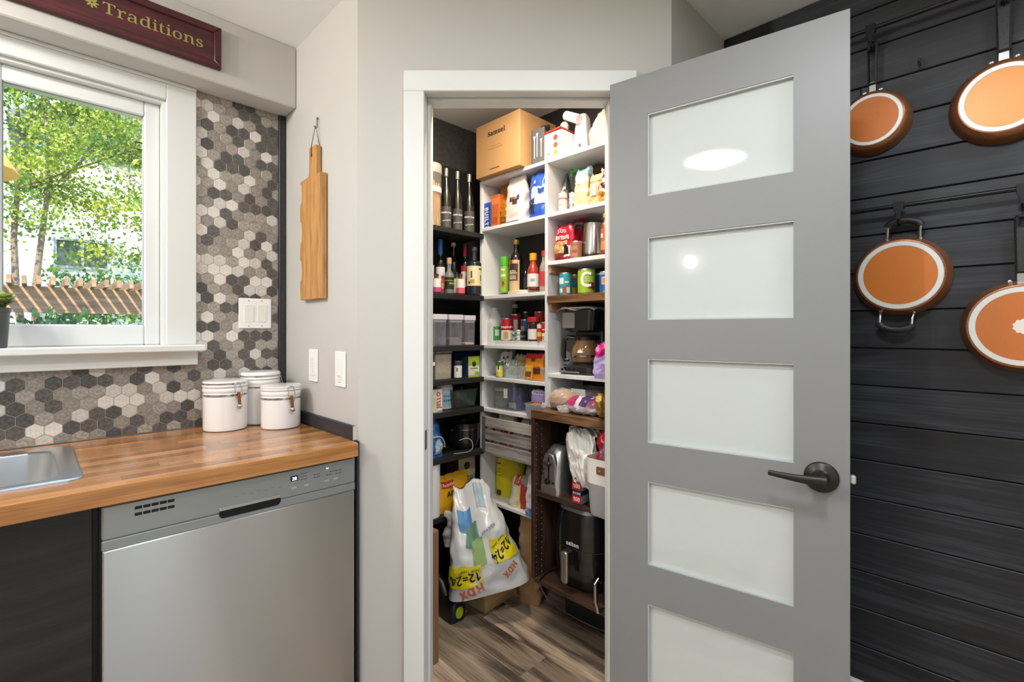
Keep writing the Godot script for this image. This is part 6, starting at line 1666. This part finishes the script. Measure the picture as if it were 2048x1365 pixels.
func coffee_maker() -> void:
	var t := thing("coffee_maker", "black coffee maker with a glass carafe on the white riser", "coffee maker", Vector3(0.3182, 1.0942, -2.0789), -38.0)
	var blk := gloss("191a1b")
	part(t, "base", sh().loft([ring(0.190, 0.17, 0.05, 0.0), ring(0.196, 0.176, 0.052, 0.006), ring(0.192, 0.172, 0.052, 0.03), ring(0.17, 0.15, 0.05, 0.04)]), blk)
	part(t, "control_plate", sh().loft([ring(0.10, 0.006, 0.003, 0.008, -0.03, 0.086), ring(0.10, 0.006, 0.003, 0.034, -0.03, 0.078)]), m("9b9d9e", 0.35, 0.7))
	for i in 4:
		part(t, "button", sh().slab(oval(0.006, 0.006, 14, Vector2(-0.065 + 0.022 * i, 0.021)), 0.082, 0.088, 0.001), m("1a1b1c", 0.4))
	part(t, "hotplate", sh().lathe(rp([0, 0.04, 0.058, 0.04, 0.058, 0.044, 0, 0.045])), m("3a3b3c", 0.3, 0.6))
	part(t, "tower", sh().loft([ring(0.15, 0.05, 0.02, 0.03, 0.0, -0.055), ring(0.15, 0.05, 0.02, 0.20, 0.0, -0.055)]), blk)
	part(t, "brew_head", sh().loft([ring(0.11, 0.12, 0.03, 0.178, 0, -0.005), ring(0.148, 0.15, 0.03, 0.188, 0, -0.005), ring(0.16, 0.158, 0.03, 0.27, 0, -0.005), ring(0.156, 0.154, 0.03, 0.276, 0, -0.005)]), blk)
	part(t, "badge_plate", sh().bx(-0.072, 0.196, 0.070, -0.012, 0.262, 0.0755, 0.002), m("a3a29c", 0.3, 0.7))
	var cf := part(t, "carafe", sh().lathe(rp([0, 0.0, 0.045, 0.0, 0.056, 0.008, 0.061, 0.03, 0.055, 0.065, 0.042, 0.092, 0.038, 0.104]), 32), clear("b48a5c", 0.42), Vector3(0, 0.046, 0.006))
	part(cf, "collar", sh().lathe(rp([0.039, 0.098, 0.042, 0.098, 0.042, 0.112, 0.036, 0.118, 0, 0.12])), m("1a1a1b", 0.35))
	part(cf, "steel_band", sh().lathe(rp([0.0595, 0.026, 0.0618, 0.028, 0.0618, 0.034, 0.0595, 0.036]), 32), m("b9b9b6", 0.2, 1.0))
	part(cf, "handle", sh().tube([Vector3(-0.038, 0.108, 0.01), Vector3(-0.075, 0.11, 0.02), Vector3(-0.092, 0.095, 0.024), Vector3(-0.094, 0.03, 0.024), Vector3(-0.086, 0.01, 0.022), Vector3(-0.070, 0.012, 0.018)], [0.008, 0.0105, 0.012, 0.012, 0.010, 0.007], 12), blk)
	part(cf, "printed_mark", sh().slab(PackedVector2Array([Vector2(-0.012, 0), Vector2(0.012, 0), Vector2(0.009, 0.014), Vector2(0.004, 0.008), Vector2(0, 0.02), Vector2(-0.004, 0.008), Vector2(-0.009, 0.014)]), 0.0, 0.0008), m("e6e2d8", 0.5), Vector3(0.010, 0.045, 0.0605), Vector3(-12, 10, 0))
	var cp := Bag.new(0.17, 0.045, 0.15, 4, 0.012)
	one("cloth", "folded pale cloth on top of the coffee maker", "cloth", sh().grid(16, 14, func(a: float, b: float) -> Vector3: return Vector3((a - 0.5) * 0.185, 0.008 + 0.008 * sin(a * 9.0) * sin(b * 7.0 + 1.0) - 0.010 * pow(absf(a - 0.5) * 2.0, 3.0) - 0.010 * pow(absf(b - 0.5) * 2.0, 3.0), (0.5 - b) * 0.185)).add(sh().box(0.15, 0.008, 0.15, 0.003)).mesh(70.0), m("d5d8d0", 0.8), Vector3(0.3147, 1.3713, -2.0782), -38.0)
	pouch("orange_bag", "orange bag behind the coffee carafe", "bag", Vector3(0.3769, 1.0942, -2.1517), 0.20, 0.17, 0.045, RIGHT, m("d88428", 0.4), {"amp": 0.012, "seed": 50})
	pouch("black_bag", "black plastic bag to the right of the coffee maker", "bag", Vector3(0.4278, 1.0942, -1.9481), 0.075, 0.27, 0.10, RIGHT, m("1b1a1c", 0.25), {"amp": 0.016, "seed": 51, "slim": 0.2})
	var pb := pouch("purple_bag", "lilac bag with a magenta top hanging over the riser edge", "bag", Vector3(0.3642, 1.0975, -1.8208), 0.105, 0.132, 0.06, -25.0, m("b7a2dc", 0.4), {"amp": 0.014, "seed": 52, "slim": 0.15, "lean": -0.1, "patches": [[-1.0, 1.0, 0.62, 1.0, "c2127a"]]})


func toaster() -> void:
	var t := thing("toaster", "chrome two-slice toaster on the middle shelf of the cabinet", "toaster", Vector3(0.2432, 0.6102, -2.0648), RIGHT)
	var chrome := m("cfcecb", 0.27, 0.85)
	var rings := []
	for q in [[0.0, 0.108, 0.262, 0.02], [0.03, 0.112, 0.268, 0.022], [0.034, 0.108, 0.262, 0.022], [0.12, 0.102, 0.25, 0.03], [0.165, 0.088, 0.225, 0.035], [0.186, 0.066, 0.19, 0.03], [0.193, 0.044, 0.16, 0.02]]:
		rings.append(ring(q[1], q[2], q[3], q[0]))
	part(t, "body", sh().loft(rings).mesh(50.0), chrome)
	part(t, "end_panel", sh().slab(PackedVector2Array([Vector2(-0.036, 0.036), Vector2(0.036, 0.036), Vector2(0.034, 0.13), Vector2(0.022, 0.162), Vector2(0.0, 0.168), Vector2(-0.022, 0.162), Vector2(-0.034, 0.13)]), 0.110, 0.132, 0.004), m("a3a29f", 0.3, 0.8))
	part(t, "lever_slot", sh().slab(rrect(0.008, 0.085, 0.004, 4, Vector2(0.0, 0.108)), 0.130, 0.1326), m("161616", 0.5))
	part(t, "lever", sh().bx(-0.018, 0.122, 0.131, 0.018, 0.134, 0.152, 0.004), m("2c2c2d", 0.35))
	part(t, "dial", sh().lathe(rp([0, 0, 0.013, 0, 0.012, 0.010, 0.008, 0.013, 0, 0.013]), 20).turn(Vector3(90, 0, 0)), m("2a2a2b", 0.25, 0.6), Vector3(-0.004, 0.052, 0.132))
	for i in 3:
		part(t, "button", sh().slab(oval(0.005, 0.005, 12, Vector2(-0.026, 0.062 + 0.018 * i)), 0.131, 0.135, 0.001), m("39393a", 0.3, 0.5))
	part(t, "button", sh().slab(oval(0.007, 0.005, 12, Vector2(0.024, 0.05)), 0.131, 0.135, 0.001), m("39393a", 0.3, 0.5))
	for x in [-0.014, 0.014]:
		part(t, "bread_slot", sh().bx(x - 0.008, 0.1932, -0.07, x + 0.008, 0.1936, 0.07), m("141414", 0.6))


func fabric_basket() -> void:
	var t := thing("fabric_basket", "grey and white fabric basket with a leather tab", "basket", Vector3(0.4101, 0.6102, -1.7607), RIGHT)
	part(t, "lower_fabric", sh().loft([ring(0.185, 0.19, 0.03, 0.0), ring(0.195, 0.2, 0.035, 0.02), ring(0.205, 0.21, 0.035, 0.125)], true, false).rough(0.004, 18.0, 3).mesh(60.0), speckle("grey tweed", "77757a", "b2afae", 0.6, 0.05, 0.95))
	part(t, "upper_fabric", sh().loft([ring(0.207, 0.212, 0.035, 0.118), ring(0.214, 0.219, 0.035, 0.205), ring(0.216, 0.221, 0.035, 0.209), ring(0.21, 0.215, 0.033, 0.209), ring(0.204, 0.208, 0.033, 0.12)], false, false).mesh(60.0), m("e2ded6", 0.9))
	var tab := part(t, "leather_tab", sh().slab(rrect(0.066, 0.028, 0.004), 0.0, 0.004, 0.001), m("6f4630", 0.55), Vector3(-0.012, 0.172, 0.1085))
	part(tab, "rivet", sh().lathe(rp([0.0035, 0, 0.003, 0.002, 0, 0.0025]), 12).turn(Vector3(90, 0, 0)), m("d8c8a4", 0.3, 0.8), Vector3(-0.018, 0, 0.004))
	pouch("snack_bag", "shiny red bag in the fabric basket", "bag", at(1.53, 1.02, 0.70), 0.09, 0.20, 0.07, RIGHT, m("b3202a", 0.25), {"amp": 0.014, "seed": 60, "slim": 0.3})
	pouch("bread_bag", "purple-banded bag of brown bread in the fabric basket", "bag", at(1.485, 0.965, 0.72), 0.11, 0.15, 0.09, RIGHT, m("8f6248", 0.35), {"amp": 0.008, "seed": 61, "slim": 0.2, "patches": [[-1.0, -0.55, 0.3, 1.0, "5a5590"]]})


func air_fryer() -> void:
	var t := thing("air_fryer", "glossy black air fryer with a silver handle on the lowest board", "air fryer", Vector3(0.3231, 0.2502, -1.999), RIGHT)
	var blk := gloss("151516")
	var rings := []
	for q in [[0.0, 0.20], [0.006, 0.215], [0.05, 0.242], [0.13, 0.256], [0.22, 0.252], [0.285, 0.236], [0.305, 0.222]]:
		rings.append(ring(q[1], q[1], q[1] * 0.36, q[0], 0, 0, 8))
	part(t, "body", sh().loft(rings).mesh(50.0), blk)
	part(t, "top_cap", sh().loft([ring(0.222, 0.222, 0.08, 0.3052, 0, 0, 8), ring(0.212, 0.212, 0.076, 0.318, 0, 0, 8), ring(0.13, 0.13, 0.046, 0.327, 0, 0, 8)]).mesh(50.0), m("8f9092", 0.35, 0.5))
	var dr := part(t, "drawer_seam", sh().loft([ring(0.2575, 0.2575, 0.093, 0.166, 0, 0, 8), ring(0.2575, 0.2575, 0.093, 0.1685, 0, 0, 8)], false, false), m("3a3a3b", 0.4))
	text(t, "salton", 0.021, m("eeeeee", 0.4), Vector3(0.008, 0.185, 0.1285), {"bold": true})
	var hd := part(t, "handle", sh().bx(-0.016, 0.145, 0.12, 0.016, 0.168, 0.168, 0.005), m("1c1c1d", 0.35))
	part(hd, "handle_front", sh().slab(rrect(0.032, 0.125, 0.012, 4, Vector2(0, 0.105)), 0.160, 0.174, 0.004), m("b2b1af", 0.3, 0.85))
	# what shows at the right edge of the lowest board
	var ch := thing("waffle_iron", "chrome-handled appliance at the right end of the lowest board", "appliance", Vector3(0.3889, 0.2502, -1.7536), RIGHT)
	part(ch, "body", sh().loft([ring(0.12, 0.1, 0.03, 0.0), ring(0.13, 0.11, 0.03, 0.02), ring(0.13, 0.11, 0.03, 0.09), ring(0.1, 0.08, 0.03, 0.105)]), m("222223", 0.3, 0.3), Vector3(0, 0, -0.03))
	part(ch, "handle", sh().tube([Vector3(-0.055, 0.105, 0.03), Vector3(-0.058, 0.12, 0.05), Vector3(-0.056, 0.11, 0.068), Vector3(-0.05, 0.05, 0.072), Vector3(-0.046, 0.012, 0.064), Vector3(-0.042, 0.008, 0.03)], 0.0075, 10), m("c9c8c4", 0.16, 1.0))
	one("power_cord", "black cord hanging from the lowest board to the floor", "cord", sh().tube(smooth([Vector3(0.2121, 0.2535, -2.0789), Vector3(0.157, 0.254, -2.0492), Vector3(0.1237, 0.2545, -1.9976), Vector3(0.1131, 0.252, -1.9658), Vector3(0.1259, 0.225, -1.9431), Vector3(0.1563, 0.196, -1.9099), Vector3(0.2058, 0.19, -1.8604), Vector3(0.2835, 0.19, -1.7826), Vector3(0.333, 0.2, -1.7331), Vector3(0.3599, 0.235, -1.7105), Vector3(0.3748, 0.2555, -1.7112)]), 0.0028, 7), m("161617", 0.4))


func pantry_floor_things() -> void:
	# brown carton beside the door
	var cb_ := thing("cardboard_carton", "plain brown cardboard carton standing on the pantry floor by the door frame", "carton", at(0.985, 1.632, 0.0006), LEFT)
	part(cb_, "box_body", sh().bx(-0.129, 0, -0.12, 0.129, 0.506, 0.12, 0.002), m("8a6547", 0.75))
	for s in [-1.0, 1.0]:
		part(cb_, "top_flap", sh().bx(-0.128, 0.5062, 0.001 if s > 0 else -0.119, 0.128, 0.509, 0.119 if s > 0 else -0.001), m("94704f", 0.75))
	# pale plywood box
	var ply := wood("plywood", ["b08d5c", "cdac78", "dcc093"], 3, 0.6, 0.8, 0.6, 1, 101)
	var wb := thing("wooden_box", "pale plywood box under the paper towel pack", "box", at(1.595, 1.725, 0.0006), LEFT + 4.0)
	part(wb, "side_panel", sh().bx(-0.15, 0, -0.006, 0.15, 0.104, 0.006, 0.001), ply[0], Vector3(0, 0, 0.085))
	part(wb, "side_panel", sh().bx(-0.15, 0, -0.006, 0.15, 0.104, 0.006, 0.001), ply[1], Vector3(0, 0, -0.085))
	part(wb, "end_panel", sh().bx(-0.0788, 0, -0.006, 0.0788, 0.104, 0.006, 0.001), ply[2], Vector3(-0.144, 0, 0), Vector3(0, 90, 0))
	part(wb, "end_panel", sh().bx(-0.0788, 0, -0.006, 0.0788, 0.104, 0.006, 0.001), ply[2], Vector3(0.144, 0, 0), Vector3(0, 90, 0))
	part(wb, "bottom_panel", sh().bx(-0.1378, 0.002, -0.0788, 0.1378, 0.008, 0.0788), ply[1])
	# paper towel pack, upside down
	var yellow := "e8d820"
	var pack := pouch("paper_towel_pack", "large plastic-wrapped paper towel pack, upside down, with yellow labels", "pack", at(1.455, 1.60, 0.142), 0.365, 0.44, 0.2, 8.0, m("e6e9eb", 0.22), {"amp": 0.024, "lift": 0.004, "pn": 22, "seed": 70, "slim": 0.62, "lean": 0.22, "nu": 88, "nv": 52, "patches": [[-0.75, -0.2, 0.62, 0.82, "5f9ad2"], [-0.5, -0.02, 0.5, 0.68, "6f9a86"], [-0.3, 0.08, 0.3, 0.55, "9fc07a"], [0.15, 0.6, 0.78, 0.98, "b9cfe2"], [-0.98, -0.12, 0.13, 0.33, yellow], [0.28, 0.98, 0.30, 0.5, yellow], [-0.35, 1.0, 0.01, 0.27, clear("ffffff", 0.22, 0.06)]], "words": [["12=24", -0.56, 0.215, 0.052, "2a2614", {"bold": true, "roll": 186.0}], ["Paper Towels", -0.45, 0.285, 0.017, "3a3620", {"roll": 186.0}], ["12=24", 0.60, 0.385, 0.05, "2a2614", {"bold": true, "roll": 204.0}], ["Paper Towels", 0.55, 0.465, 0.016, "3a3620", {"roll": 204.0}], ["HDX", -0.42, 0.085, 0.054, "d8662a", {"bold": true, "roll": 195.0}], ["HDX", 0.62, 0.19, 0.04, "c8683c", {"bold": true, "roll": 214.0}], ["Adjust-a-size", 0.35, 0.6, 0.018, "5f78a8", {"roll": 200.0}]]})
	pack.rotation_degrees = Vector3(0, 8, 11)
	pouch("plastic_bag", "crumpled clear plastic bag between the cookie bag and the towel pack", "bag", at(1.40, 1.735, 0.30), 0.15, 0.15, 0.05, 20.0, clear("d9dcd8", 0.55, 0.15), {"amp": 0.02, "seed": 71})
	# kraft bag
	pouch("kraft_bag", "tall narrow brown kraft paper bag standing beside the cabinet", "bag", at(1.672, 1.548, 0.0006), 0.105, 0.405, 0.06, -25.0, m("bd9a70", 0.75), {"amp": 0.016, "seed": 72, "slim": -0.05, "nu": 36, "nv": 28})
	# cordless tool
	var tl := thing("battery_tool", "black battery tool with a bright green round end on the floor", "tool", at(1.335, 1.735, 0.0006), 42.0)
	part(tl, "body", sh().loft([ring(0.08, 0.15, 0.02, 0.0), ring(0.086, 0.156, 0.024, 0.012), ring(0.086, 0.156, 0.024, 0.06), ring(0.06, 0.13, 0.024, 0.082)]).mesh(50.0), m("1d1e1f", 0.4))
	part(tl, "end_button", sh().slab(oval(0.02, 0.026, 24, Vector2(0, 0.042)), 0.076, 0.081, 0.001), m("a9c81e", 0.4))
	part(tl, "neck", sh().tube([Vector3(0, 0.07, -0.02), Vector3(0, 0.11, -0.06), Vector3(0, 0.13, -0.1)], [0.03, 0.026, 0.022], 14), m("1a1b1c", 0.4))
	var sc := one("paper_scrap", "small tan scrap on the floor in front of the plywood box", "scrap", sh().bx(-0.008, 0, -0.004, 0.008, 0.004, 0.004, 0.001).bx(0.003, 0.003, -0.002, 0.011, 0.007, 0.003, 0.001), m("c9a878", 0.7), Vector3(-0.2153, 0.0039, -2.185) * Vector3(1, 0, 1) + Vector3(0, 0.0006, 0), 30.0)
